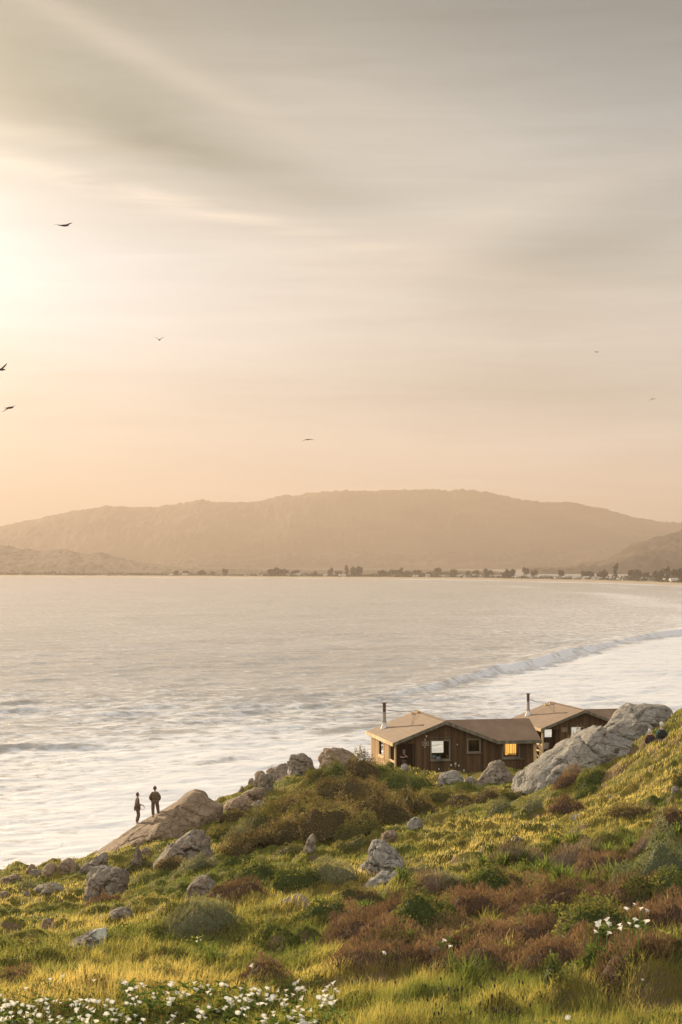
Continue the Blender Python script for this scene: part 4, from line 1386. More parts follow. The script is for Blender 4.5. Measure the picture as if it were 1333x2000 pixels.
        if sill:
            s = MB()
            if axis == 'u': s.box(a0 - 0.16, a1 + 0.16, v - 0.17, v - 0.088, w0 - 0.15, w0 - 0.095)
            else: s.box(v - 0.17, v - 0.088, a0 - 0.1, a1 + 0.1, w0 - 0.15, w0 - 0.095)
            s.build('sill', M[trim], o)
        return o
    for h in fronts:
        window(*h, 0.0)
    window(*b1, 7.6, side=1, sill=False)
    if b2: window(*b2, 7.6, side=1, sill=False)
    window(*bs, 7.6, side=1, sill=False)
    if wbk: window(*wbk, 4.05, side=1, sill=False)
    window(*lwin, LW, trim='wood_sunlit', axis='v', glassfrac=0.62)
    # roof: three slopes with thickness
    def slope(pts, name='roof', th=0.10, m='roof'):
        f = MB(); lo = [(x, y, z - th) for x, y, z in pts]
        f.hexa(lo + pts); return f.build(name, M[m], root)
    vf, vb = -0.38, 8.05
    slope([(-HALF, vf, EV), (0, vf, RG), (0, vb, RG), (-HALF, vb, EV)])
    slope([(0.003, vf, RG - .002), (HALF, vf, EV), (HALF, vb, EV), (0.003, vb, RG - .002)])
    r3 = RG - 0.14
    slope([(0.35, 2.0, r3), (HALF + 0.0, vf - 0.0, EV + 0.004), (6.90, vf, EV + 0.004), (6.78, 2.0, r3)])
    slope([(0.35, 2.003, r3 - .003), (6.78, 2.003, r3 - .003), (6.90, 4.40, EV), (3.2, 4.40, EV)])
    # ridge cap
    b = MB(); b.bar((0, vf - 0.01, RG + 0.012), (0, vb, RG + 0.012), 0.22, 0.03); b.build('ridge_cap', M['roof'], root)
    # bargeboards and fascia
    for s in (-1, 1):
        b = MB()
        x0, x1 = 0.0, s * (HALF + 0.02)
        pts = [(x0, vf - 0.05, RG - 0.22), (x1, vf - 0.05, EV - 0.22), (x1, vf - 0.003, EV - 0.22), (x0, vf - 0.003, RG - 0.22),
               (x0, vf - 0.05, RG + 0.02), (x1, vf - 0.05, EV + 0.02), (x1, vf - 0.003, EV + 0.02), (x0, vf - 0.003, RG + 0.02)]
        b.hexa(pts); b.build('bargeboard', M['trim'], root)
    b = MB(); b.box(HALF + 0.025, 6.93, vf - 0.05, vf - 0.003, EV - 0.22, EV + 0.02); b.build('fascia', M['trim'], root)
    b = MB(); b.box(-HALF - 0.05, -HALF - 0.003, vf - 0.05, vb, EV - 0.22, EV + 0.02); b.build('fascia', M['wood_sunlit'], root)
    # broken drip strips over the windows
    b = MB()
    x = w1[0] - 0.14
    while x < w1[1] + 0.12:
        b.box(x, x + 0.30, -0.10, -0.06, w1[3] + 0.24, w1[3] + 0.27); x += 0.38
    b.build('drip_strip', M['trim'], root)
    if which == 1:
        b = MB()
        for x in (w2[0] - 0.1, w2[0] + 0.3): b.box(x, x + 0.3, -0.10, -0.06, w2[3] + 0.18, w2[3] + 0.21)
        b.build('drip_strip', M['trim'], root)
        b = MB(); b.box(U(974, 0), U(1023, 0), -0.12, -0.06, W(1483.5, 5, 0), W(1481.8, 5, 0)); b.build('ledge', M['trim'], root)
    # chimney
    cu = U(751, 6.5) if which == 1 else U(1032, 6.5)
    cw = roofline(cu)
    ch = MB(); ch.tube([(cu, 6.5, cw - 0.25), (cu, 6.5, cw - 0.04), (cu, 6.5, cw + 0.28), (cu, 6.5, cw + 0.42)], [0.30, 0.28, 0.15, 0.145], 16)
    chm = ch.build('chimney', M['white'], root, smooth=False)
    b = MB(); b.tube([(cu, 6.5, cw + 0.42), (cu, 6.5, cw + 1.15)], 0.125, 16); b.build('flue', M['metal'], chm)
    b = MB(); b.tube([(cu, 6.5, cw + 0.42), (cu, 6.5, cw + 0.52)], 0.17, 16); b.build('collar', M['metal'], chm)
    b = MB(); b.tube([(cu, 6.5, cw + 1.15), (cu, 6.5, cw + 1.78)], 0.12, 16)
    b.tube([(cu, 6.5, cw + 1.78), (cu, 6.5, cw + 1.84)], 0.19, 16); b.build('chimney_cap', M['rust'], chm)
    bu = [(U(806, 7.2) if which == 1 else U(1067, 7.2)), 7.25]
    for i, (uu, vv) in enumerate(((bu[0], 7.25), (bu[0] + 0.32, 6.9))):
        b = MB(); z = roofline(uu)
        b.box(uu - 0.11, uu + 0.11, vv - 0.09, vv + 0.09, z - 0.02, z + 0.16); bb = b.build('bracket', M['wood_sunlit'], root)
        b = MB(); b.tube([(cu + 0.11, 6.5, cw + 1.30), ((cu + uu) / 2, (6.5 + vv) / 2, (cw + 1.30 + z + 0.16) / 2 - 0.05), (uu, vv, z + 0.17)], 0.014, 5)
        b.build('guy_wire', M['wire'], bb)
    # cabin sign
    sx0, sx1 = (U(825, 0), U(837, 0)) if which == 1 else (U(1097, 0), U(1107.5, 0))
    sz0, sz1 = (W(1455.8, -1, 0), W(1448.2, -1, 0)) if which == 1 else (W(1428.5, -1, 0), W(1421, -1, 0))
    b = MB(); b.box(sx0, sx1, -0.075, -0.055, sz0, sz1); sg = b.build('sign', M['wood_in'], root)
    t = 0.018
    b = MB()
    for q in ((sx0, sx1, sz0, sz0 + t), (sx0, sx1, sz1 - t, sz1), (sx0, sx0 + t, sz0 + t, sz1 - t), (sx1 - t, sx1, sz0 + t, sz1 - t)):
        b.box(q[0], q[1], -0.085, -0.077, q[2], q[3])
    b.build('sign_border', M['signtext'], sg)
    lines = [('10', 0.17, 0.0)] if which == 1 else []
    if which == 2:      # two short worn lines of paint, unreadable
        zc = (sz0 + sz1) / 2
        for dz, hw_ in ((0.045, 0.07), (-0.035, 0.12)):
            b = MB(); b.box((sx0 + sx1) / 2 - hw_, (sx0 + sx1) / 2 + hw_, -0.083, -0.077, zc + dz - 0.015, zc + dz + 0.015)
            b.build('sign_line', M['signtext'], sg)
    for txt, sz, dz in lines:
        me = font_mesh(txt, sz)
        o = link('sign_number', me, sg); me.materials.append(M['signtext'])
        o.location = ((sx0 + sx1) / 2, -0.083, (sz0 + sz1) / 2 + dz); o.rotation_euler = (R(90), 0, 0)
    # small metal plates and vents on the facade
    if which == 1:
        for (px, py, s) in ((830, 1459, .05), (857, 1502, .07), (881, 1494, .09), (889.5, 1491.5, .10), (889.5, 1496.5, .04), (896, 1495, .08), (906, 1504.5, .09), (893, 1454, .05), (833, 1437.5, .08), (830.5, 1444.5, .06)):
            uu = U(px, 0); b = MB(); ww = W(py, uu, 0)
            b.box(uu - s * .55, uu + s * .55, -0.095, -0.052, ww - s * .8, ww + s * .8)
            b.build('wall_fitting', M['signtext'], root)
    # foundation piers
    for x in (-3.3, -0.5, 2.2, 5.0, 6.3):
        b = MB(); b.box(x - .12, x + .12, 0.1, 0.35, -2.4, -0.12); b.build('pier', M['wood'], root)
        b = MB(); y1 = 7.3 if x < 3 else 3.8
        b.box(x - .12, x + .12, y1 - .25, y1, -3.4, -0.12); b.build('pier', M['wood'], root)
    return root, U, W, dict(w1=w1, wbk=wbk, PV=PV, LW=LW, PU=PU, fronts=fronts)


C1 = (7.16, 117.0, CAMZ - 14.65)
cab1, U1, W1, K1 = make_cabin(C1, 11.6, 'nearer dark wooden cabin with brown gable roof and a golden lit window', 1)
C2 = ((1140 - CX) / F * 137.3, 137.3, CAMZ - 286 / F * 137.3 - 3.75)
cab2, U2, W2, K2 = make_cabin(C2, 12.5, 'farther dark wooden cabin half hidden behind the grey rock outcrop', 2)


def l2w(C, ang, u, v, w):
    c, s = math.cos(R(ang)), math.sin(R(ang))
    return (C[0] + c * u - s * v, C[1] + s * u + c * v, C[2] + w)


# amber curtain hanging in the back window of the wing
cu0, cu1 = U1(978, 3.8), U1(1010.5, 3.8)
xs_ = np.linspace(0, cu1 - cu0, 120)
yy = 0.035 * np.sin(xs_ * 2 * math.pi / 0.125) + 0.012 * np.sin(xs_ * 31)
cv = np.concatenate([np.stack([xs_, yy, np.full(120, z)], 1) for z in (0, 0.4, 0.8, 1.3)])
co = link('curtain', npmesh('curtain', cv, [grid_faces(4, 120)], M['curtain'], smooth=True))
co.location = l2w(C1, 11.6, cu0, 3.85, 0.78); co.rotation_euler = (0, 0, R(11.6))
tag(co, 'pleated amber curtain glowing in the right-hand window of the nearer cabin', 'curtain')

# things on the table inside the big front window
tb = empty('table', l2w(C1, 11.6, K1['w1'][0] - 0.1, 0.35, 0), R(11.6), 'dark wooden table just inside the big front window of the nearer cabin', 'table')
tz = K1['w1'][2] - 0.05
b = MB(); b.box(-0.1, 1.5, 0, 0.75, tz - 0.05, tz); b.build('tabletop', M['wood_in'], tb)
for x in (0, 1.35):
    for y in (0.05, 0.65):
        b = MB(); b.box(x - .03, x + .03, y - .03, y + .03, 0, tz - 0.052); b.build('leg', M['wood_in'], tb)
cw_ = plain('white_enamel', (0.7, 0.7, 0.68), 0.4, 0.04); cb_ = plain('pale_blue_card', (0.55, 0.66, 0.75), 0.5, 0.04); co_ = plain('amber_glass', (0.6, 0.28, 0.06), 0.3, 0.05); cd_ = plain('dark_case', (0.04, 0.03, 0.03), 0.6)
j = empty('jug', l2w(C1, 11.6, U1(847, .5), 0.55, tz + 0.002), R(11.6), 'white jug at the left end of the table in the big front window', 'jug')
b = MB(); b.tube([(0, 0, 0), (0, 0, .05), (0, 0, .16), (0, 0, .24), (0, 0, .27)], [.08, .11, .10, .07, .085], 14); b.build('body', cw_, j, smooth=True)
b = MB(); b.tube([(.07, 0, .24), (.15, 0, .2), (.15, 0, .1), (.10, 0, .07)], .014, 6); b.build('handle', cw_, j)
b = MB(); b.box(-.14, .14, -.1, .1, 0, .14); b.box(-.145, .145, -.105, .105, .1402, .16)
o = b.build('storage_box', cb_); o.location = l2w(C1, 11.6, U1(856, .5), 0.5, tz + 0.002); o.rotation_euler = (0, 0, R(11.6)); tag(o, 'pale blue box beside the white jug in the big front window', 'box')
b = MB(); b.box(-.18, .18, -.1, .1, 0, .27); b.tube([(-.06, 0, .27), (-.06, 0, .31), (.06, 0, .31), (.06, 0, .27)], .012, 6)
o = b.build('black_case', cd_); o.location = l2w(C1, 11.6, U1(853.5, .8), 0.85, tz + 0.002); o.rotation_euler = (0, 0, R(11.6)); tag(o, 'black carrying case behind the pale blue box in the window', 'case')
j = empty('lantern', l2w(C1, 11.6, U1(874, .5), 0.5, tz + 0.002), R(11.6), 'small amber lantern at the right end of the window table', 'lantern')
b = MB(); b.tube([(0, 0, 0), (0, 0, .03), (0, 0, .05)], [.07, .07, .04], 12); b.build('base', cd_, j)
b = MB(); b.tube([(0, 0, .05), (0, 0, .1), (0, 0, .2), (0, 0, .24)], [.045, .07, .06, .03], 12); b.build('globe', co_, j, smooth=True)
# pale cushion on the porch of cabin 2, on a bench
bn = empty('bench', l2w(C2, 12.5, -3.2, 1.0, 0), R(12.5), 'dark wooden bench in the porch of the farther cabin', 'bench')
b = MB(); b.box(-.1, 1.0, 0.1, .55, .40, .45); b.build('seat', M['wood_in'], bn)
b = MB(); b.box(-.1, 1.0, .56, .60, .46, .95); b.build('backrest', M['wood_in'], bn)
for x in (-.05, .9):
    b = MB(); b.box(x, x + .06, .12, .18, 0, .398); b.build('leg', M['wood_in'], bn)
    b = MB(); b.box(x, x + .06, .48, .54, 0, .398); b.build('leg', M['wood_in'], bn)
v, f = ico(4); vv = v.copy(); s_ = lambda a, p: np.sign(a) * np.abs(a) ** p
vv = np.stack([s_(v[:, 0], .55) * .23, v[:, 1] * .10 * (1 - .5 * np.abs(v[:, 0]) * np.abs(v[:, 2])), s_(v[:, 2], .55) * .27], 1)
vv[:, 0] += np.sign(v[:, 0]) * .05 * (v[:, 2] > .5); vv[:, 2] += .06 * np.abs(v[:, 0]) ** 3 * (v[:, 2] > 0)
o = link('cushion', npmesh('cushion', vv, [f], plain('cream_linen', (0.42, 0.36, 0.28), 0.9, .06), smooth=True))
o.location = l2w(C2, 12.5, U2(1068, 1.3), 1.36, .72); o.rotation_euler = (0, 0, R(12.5)); tag(o, 'cream cushion propped on the porch bench of the farther cabin', 'cushion')
# ------------------------------------------------------------------ shrubs
KIND = dict(  # leaf half length, half width, upright bias, cover, twig share
    green=(0.034, 0.020, 0.25, 2.2), olive=(0.036, 0.020, 0.35, 2.1), sage=(0.055, 0.010, 0.8, 2.3), teal=(0.045, 0.012, 0.7, 2.5),
    heath=(0.060, 0.008, 1.2, 2.2), bramble=(0.042, 0.022, 0.3, 1.9), dry=(0.11, 0.005, 1.6, 1.5), fern=(0.07, 0.014, 0.3, 2.2))
KMAT = dict(green='green', olive='olive', sage='sage', teal='teal', heath='heath', bramble='bramble', dry='dry', fern='broad')
KNAME = dict(green='green_shrub', olive='olive_shrub', sage='sage_bush', teal='sage_bush', heath='heath_shrub', bramble='bramble_bush', dry='dry_brush', fern='fern')
KCAT = dict(green='shrub', olive='shrub', sage='bush', teal='bush', heath='heath', bramble='bush', dry='dry brush', fern='fern')


def bush(px, py, wpx, hpx, kind, label, depth=0.5, seed=None, lump=1.0, dd=None, lift=0.0, name=None):
    seed = seed if seed is not None else int(px * 7 + py)
    rs = np.random.RandomState(seed)
    wpx *= 1.18; hpx *= 1.12; depth *= 1.25
    if kind in ('bramble', 'heath'): wpx *= 1.12
    if kind in ('green', 'heath', 'olive') and wpx > 50: hpx *= 0.86; depth *= 1.2
    d = dd if dd else hit(px, py)
    k = d / F
    a = wpx * k / 2
    b = max(a * depth, 0.25)
    H = hpx * k
    cy = d + b * 0.8
    cx = (px - CX) / F * cy
    l, wd, up, cover = KIND[kind]
    l = max(l, 1.5 * k); wd = max(wd, 0.55 * k)
    area = wpx * hpx * 0.9 + wpx * 8
    n = int(np.clip(area * cover / ((l / k) * (wd / k) * 2.0) * 1.15, 250, 16000))

    def height(th, r):
        edge = 1 + 0.22 * fbm(np.cos(th) * 1.6 + seed, np.sin(th) * 1.6, 0, seed, 3)
        q = np.clip(r / edge, 0, 1)
        h = (1 - q ** 2.6) ** 0.6
        X, Y = a * r * np.cos(th), b * r * np.sin(th)
        sc = 2.6 / max(min(a, 1.6), 0.5)
        lm = 0.66 + lump * (0.34 * fbm(X * sc * .8, Y * sc * .8, 0, seed + 3, 2) + 0.44 * np.abs(vnoise(X * sc * 1.7, Y * sc * 1.7, 0, seed + 9)))
        return X, Y, H * h * lm, q
    th = rs.uniform(0, 2 * math.pi, n); r = np.sqrt(rs.uniform(0, 1, n)) * 1.04
    X, Y, hh, q = height(th, r)
    f = np.where(rs.rand(n) < 0.8, rs.uniform(0.84, 1.06, n) + 0.22 * np.clip(fbm(X * 4 / max(a, .4) + seed, Y * 4 / max(a, .4), 0, seed + 21, 2), 0, 1), rs.uniform(0.25, 0.9, n))
    # the flanks need leaves at every height
    side = rs.rand(n) < 0.25
    f = np.where(side, rs.uniform(0.05, 1.0, n), f)
    skirt = rs.rand(n) < 0.10
    th2 = -math.pi / 2 + rs.randn(n) * 1.1
    X = np.where(skirt, a * np.cos(th2) * rs.uniform(.93, 1.1, n), X); Y = np.where(skirt, b * np.sin(th2) * rs.uniform(.93, 1.1, n), Y)
    hh = np.where(skirt, H * rs.uniform(0, .3, n), hh)
    gx, gy = X + cx, Y + cy
    Z = gz(gx, gy) + lift + hh * f
    C = np.stack([gx, gy, Z], 1)
    t = rs.randn(n, 3); t[:, 2] = np.abs(t[:, 2]) * (0.4 + up) + up * 0.8
    t[:, 0] += X / a * 0.5; t[:, 1] += Y / b * 0.5
    t /= np.linalg.norm(t, axis=1)[:, None]
    u = np.cross(t, rs.randn(n, 3)); u /= np.linalg.norm(u, axis=1)[:, None]
    L = l * rs.uniform(0.6, 1.35, n)[:, None]
    tint = np.clip(0.5 + 0.42 * fbm(gx * 1.3, gy * 1.3, Z * 1.3, seed + 5, 3) * 2 + rs.uniform(-.25, .25, n), 0, 1)
    c = C + t * L * 0.5
    tt = t * L; uu = u * wd * rs.uniform(0.7, 1.3, n)[:, None]
    v = np.stack([c - tt, c + uu - tt * 0.1, c + tt, c - uu - tt * 0.1], 1).reshape(-1, 3)
    fq = np.arange(4 * n).reshape(n, 4)
    # added dark-tinted inner mound that blocks sun shining through the leaves
    nth, nr = 26, 8
    TH, RR_ = np.meshgrid(np.linspace(0, 2 * math.pi, nth, endpoint=False), np.linspace(0, 0.93, nr))
    X2, Y2, h2, _ = height(TH, RR_)
    Zc = gz(X2 + cx, Y2 + cy) + lift - 0.02 + h2 * 0.66
    Zc[-1] -= 0.1
    core = np.stack([X2 + cx, Y2 + cy, Zc], -1).reshape(-1, 3)
    i = np.arange(nr - 1)[:, None] * nth + np.arange(nth)[None]; j = np.arange(nr - 1)[:, None] * nth + (np.arange(nth)[None] + 1) % nth
    cf = np.stack([i, j, j + nth, i + nth], -1).reshape(-1, 4)
    base = np.array((cx, cy, float(gz(cx, cy)) + lift))
    root = empty(name or KNAME[kind], base, 0, label, KCAT[kind], None)
    allv = np.concatenate([v, core]) - base
    tn = np.concatenate([np.repeat(tint, 4), np.full(len(core), 0.15)])
    link('foliage', npmesh('foliage', allv, [fq, cf + len(v)], M[KMAT[kind]], tint=tn), root)
    # stems poking through
    ns = int(np.clip(wpx / 3, 8, 60))
    th = rs.uniform(0, 2 * math.pi, ns); r = np.sqrt(rs.uniform(0, .9, ns))
    X, Y, hh, q = height(th, r)
    g0 = np.stack([cx + X * .55, cy + Y * .55, gz(cx + X * .55, cy + Y * .55) + lift], 1)
    g1 = np.stack([cx + X * 1.05 + rs.randn(ns) * .03, cy + Y, gz(cx + X, cy + Y) + lift + hh * rs.uniform(.8, 1.18, ns)], 1)
    w_ = max(0.006, 0.35 * k)
    s = np.array((w_, 0, 0)); s2 = np.array((0, w_, 0))
    vv = np.stack([g0 - s, g0 + s, g1 + s * .3, g1 - s * .3], 1).reshape(-1, 3)
    link('stems', npmesh('stems', vv - base, [np.arange(4 * ns).reshape(ns, 4)], M['core']), root)
    return root


def strap_clump(px, py, hpx, label, seed, wide=1.0, mat='broad', nb=46, name='lily_clump', cat='plant', wleaf=0.018):
    rs = np.random.RandomState(seed)
    d = hit(px, py); k = d / F; H = hpx * k
    cy = d + 0.15; cx = (px - CX) / F * cy
    vs = []; fs = []; tn = []; n0 = 0
    wl = max(wleaf, 0.9 * k)
    for i in range(nb):
        a = rs.uniform(0, 2 * math.pi); r0 = rs.uniform(0, .5) * H * wide
        x0, y0 = cx + math.cos(a) * r0, cy + math.sin(a) * r0 * .7
        L = H * rs.uniform(.8, 1.35); bend = rs.uniform(.3, 1.1)
        z0 = float(gz(x0, y0)) - .03
        a2 = a + rs.randn() * .5
        pts = []
        for t in np.linspace(0, 1, 6):
            out = L * bend * t * t * .75
            pts.append((x0 + math.cos(a2) * out, y0 + math.sin(a2) * out, z0 + L * (t - bend * .55 * t * t)))
        pts = np.array(pts)
        sd_ = np.array((-math.sin(a2), math.cos(a2), 0)) * wl
        prof = np.array([.6, 1, 1, .85, .55, .05])[:, None]
        vs += [pts - sd_ * prof, pts + sd_ * prof]
        q = np.arange(5)
        fs.append(np.stack([n0 + q, n0 + q + 1, n0 + 6 + q + 1, n0 + 6 + q], 1))
        tn.append(np.full(12, rs.uniform(.1, 1))); n0 += 12
    v = np.concatenate(vs); base = np.array((cx, cy, float(gz(cx, cy))))
    o = link(name, npmesh(name, v - base, [np.concatenate(fs)], M[mat], tint=np.concatenate(tn), smooth=True))
    o.location = base
    return tag(o, label, cat)


BUSHES = [
 # knoll and bramble thicket
 (704, 1525, 54, 46, 'bramble', 'dark brown-green bush draped over the flat-topped boulder on the knoll', 0.9),
 (655, 1535, 60, 30, 'green', 'light green ivy spilling down the left side of the knoll boulder', 0.6),
 (615, 1528, 46, 26, 'olive', 'small olive shrub in the dip between the two skyline boulders', 0.6),
 (575, 1592, 90, 52, 'bramble', 'upper left dome of the big brown bramble thicket', 0.7),
 (640, 1638, 118, 70, 'bramble', 'largest central mound of the big brown bramble thicket', 0.7),
 (545, 1652, 100, 58, 'bramble', 'lower left mound of the big brown bramble thicket', 0.7),
 (478, 1674, 90, 48, 'bramble', 'lowest far-left end of the big brown bramble thicket', 0.7),
 (742, 1610, 100, 66, 'bramble', 'tall brown mound at the right end of the bramble thicket', 0.7),
 (800, 1590, 90, 52, 'bramble', 'smaller brown mound sloping down right of the bramble thicket', 0.6),
 (592, 1622, 80, 58, 'olive', 'olive mound between the central and lower left bramble mounds', 0.7),
 (700, 1640, 86, 52, 'olive', 'lower right front of the big brown bramble thicket', 0.7),
 (500, 1640, 90, 60, 'olive', 'olive-green shoulder on the left flank of the bramble thicket', 0.7),
 (680, 1570, 120, 40, 'bramble', 'upper brown saddle of the thicket below the knoll boulder', 0.7),
 (600, 1560, 110, 22, 'green', 'green leafy crest along the top of the bramble thicket', 0.6),
 (470, 1655, 70, 40, 'sage', 'pale sunlit leafy bush on the left flank of the bramble thicket', 0.6),
 (520, 1600, 56, 34, 'olive', 'olive bush between the brown ledge and the bramble thicket', 0.6),
 (425, 1640, 60, 34, 'olive', 'dull olive shrub right of the men\'s slab', 0.6),
 (452, 1608, 44, 18, 'bramble', 'low brown shrub under the smooth rounded brown rock', 0.6),
 (790, 1545, 90, 30, 'green', 'fresh green nettle-like patch by the cabin porch corner', 0.7),
 (850, 1565, 90, 34, 'olive', 'olive brown shrub in front of the near cabin', 0.6),
 (925, 1570, 90, 22, 'bramble', 'low brown brush in front of the large boulder by the cabin', 0.6),
 (995, 1560, 50, 24, 'olive', 'yellow-olive shrub at the foot of the great outcrop', 0.6),
 (745, 1505, 56, 20, 'green', 'green bank of leaves under the sunlit cabin wall', 0.9),
 (560, 1672, 110, 16, 'olive', 'low olive fringe along the lower front of the bramble thicket', 0.4),
 (470, 1688, 90, 16, 'green', 'low green fringe at the lower left front of the bramble thicket', 0.4),
 (700, 1655, 120, 16, 'olive', 'low olive fringe at the lower right front of the bramble thicket', 0.4),
 # slope below the outcrop
 (1118, 1522, 36, 26, 'dry', 'straw-coloured shrub growing against the outcrop', 0.6),
 (1105, 1540, 40, 20, 'heath', 'rusty shrub at the lower edge of the outcrop', 0.6),
 (1150, 1540, 48, 32, 'green', 'round dark green bush beside the outcrop on the slope', 0.9),
 (975, 1585, 44, 24, 'sage', 'small grey-green bush in the grass left of the yellow slope', 0.8),
 (1110, 1590, 66, 34, 'heath', 'reddish brush hollow on the middle of the yellow slope', 0.5),
 (1140, 1560, 60, 18, 'green', 'low green tuft bank above the reddish brush hollow', 0.5),
 (1040, 1592, 34, 18, 'sage', 'tiny pale sage bush on the yellow slope', 0.8),
 (1325, 1540, 30, 30, 'olive', 'small round bush at the right edge above the dark stone', 0.7),
 (1230, 1600, 80, 22, 'bramble', 'thin brown brush across the upper right slope', 0.4),
 (1310, 1625, 60, 34, 'heath', 'brown-red dry shrub on the right edge of the slope', 0.5),
 (905, 1650, 70, 18, 'olive', 'flat olive patch on the grassy slope right of the pyramid boulder', 0.5),
 # left meadow
 (1120, 1655, 1, 1, 'x', '', 0),
 (205, 1762, 66, 24, 'heath', 'rusty red shrub at the foot of the blocky cracked boulder', 0.5),
 (260, 1700, 80, 22, 'olive', 'olive clump below the slab at the men\'s left', 0.5),
 (60, 1735, 40, 18, 'sage', 'small pale sage bush on the far left meadow', 0.8),
 (340, 1700, 60, 24, 'bramble', 'brown shrub at the foot of the smooth humped rock', 0.5),
 (385, 1700, 90, 32, 'sage', 'greyish shrub bank right of the humped rock', 0.5),
 (480, 1730, 120, 34, 'green', 'long green hedge-like bush above the rounded grey rock', 0.4),
 (465, 1752, 90, 28, 'heath', 'shaded brown brush under the long hedge-like bush', 0.4),
 (575, 1735, 100, 42, 'green', 'bright green ribbed bush left of the pale bushy sage', 0.5),
 (655, 1722, 76, 40, 'sage', 'pale sage shrub with upright sprays left of the pyramid boulder', 0.7),
 (395, 1834, 128, 52, 'sage', 'large grey-green sage bush in the left foreground', 0.6),
 (250, 1815, 70, 20, 'green', 'dark green low clump behind the lichen-capped boulder', 0.5),
 (52, 1850, 50, 16, 'olive', 'dark grassy hump on the left meadow edge', 0.5),
 (520, 1830, 70, 30, 'green', 'dark green bush right of the large sage bush', 0.5),
 (640, 1800, 110, 40, 'green', 'wide green leafy bank below the pyramid boulder', 0.5),
 (500, 1920, 110, 36, 'heath', 'low red-brown patch in the grass above the lily bed', 0.5),
 (40, 1925, 80, 24, 'heath', 'brownish clump in the grass at the lower left edge', 0.5),
 # red heath
 (700, 1838, 120, 78, 'heath', 'tall pinkish-brown heath dome at the left end of the heath', 0.6),
 (785, 1800, 110, 56, 'heath', 'rusty heath mound left of the bright green cap', 0.5),
 (832, 1815, 120, 74, 'green', 'bright green-topped bush in the middle of the heath', 0.5),
 (880, 1862, 150, 40, 'heath', 'brown heath in front of the green-topped bush', 0.4),
 (960, 1790, 150, 66, 'heath', 'orange-brown heath mound under the dark leafy crest', 0.5),
 (955, 1752, 96, 46, 'green', 'dark leafy crest above the orange-brown heath', 0.5),
 (1070, 1800, 150, 60, 'heath', 'deep brown heath mound right of the orange-brown one', 0.5),
 (1030, 1846, 180, 46, 'heath', 'wide low heath in front of the twin green mounds', 0.4),
 (1060, 1812, 100, 46, 'green', 'left of the twin low green mounds in the heath', 0.5),
 (1150, 1828, 140, 76, 'green', 'right and bigger of the twin green mounds in the heath', 0.5),
 (1205, 1776, 130, 56, 'heath', 'greyish brown heath behind the right lily clump', 0.5),
 (1240, 1775, 56, 48, 'green', 'small ball-shaped green bush in the heath at right', 0.8),
 (1300, 1830, 110, 66, 'heath', 'brown heath filling the right edge behind the lilies', 0.5),
 (940, 1900, 190, 46, 'heath', 'long low heath strip above the foreground grass', 0.35),
 (1075, 1890, 130, 50, 'heath', 'heath mound left of the small dark conical shrub', 0.4),
 (1235, 1885, 170, 62, 'heath', 'heath mound below the right lily clump', 0.45),
 (735, 1888, 150, 40, 'heath', 'reddest low heath at the left above the tall weeds', 0.4),
 (1325, 1880, 70, 40, 'fern', 'dark ferny plant at the lower right edge', 0.6),
 (1180, 1905, 90, 34, 'fern', 'feathery green fern patch right of the conical shrub', 0.6),
 (1235, 1905, 100, 30, 'green', 'low green bush below the heath at lower right', 0.5),
 # right side greens
 (1290, 1735, 170, 92, 'teal', 'large blue-grey sage mound at the right edge', 0.6),
 (1310, 1768, 100, 56, 'green', 'lumpy bright green bush below the blue-grey sage mound', 0.6),
 (1250, 1762, 56, 34, 'green', 'small green lump between heath and the blue-grey sage mound', 0.7),
 (1175, 1715, 90, 34, 'heath', 'purplish dry heath left of the strap-leaved plants', 0.5),
 (1010, 1678, 90, 30, 'dry', 'pale pinkish dry brush above the strap-leaved plants', 0.6),
 (1120, 1690, 100, 30, 'dry', 'pinkish brush in the middle of the strap-leaved plants', 0.5),
 (1260, 1668, 60, 24, 'dry', 'wispy dry brush above the blue-grey sage mound', 0.5),
 (890, 1740, 80, 24, 'sage', 'dull grey-green patch at the upper left edge of the heath', 0.5),
 (1000, 1735, 110, 24, 'olive', 'olive shrub band above the brown heath', 0.4),
 (690, 1770, 80, 24, 'olive', 'olive tuft directly below the pyramid boulder', 0.5),
 (850, 1745, 70, 26, 'dry', 'mauve dry brush at the top left of the heath', 0.6),
]
for b_ in BUSHES:
    if b_[4] == 'x': continue
    bush(*b_[:6], depth=b_[6])
# dry golden shrub behind the outcrop in front of the farther cabin
bush(1128, 1462, 56, 44, 'dry', 'wiry golden shrub in front of the farther cabin window', 0.5, seed=5, dd=94, lift=0.35, lump=1.4)
bush(1092, 1476, 44, 26, 'olive', 'dark shrub behind the rock under the farther cabin porch', 0.5, seed=6, dd=95, lift=0.3)
# dark conical shrub
bush(1079, 1925, 34, 66, 'green', 'small dark cone-shaped shrub standing in the foreground grass', 0.9, seed=77, lump=0.7, name='conical_shrub')

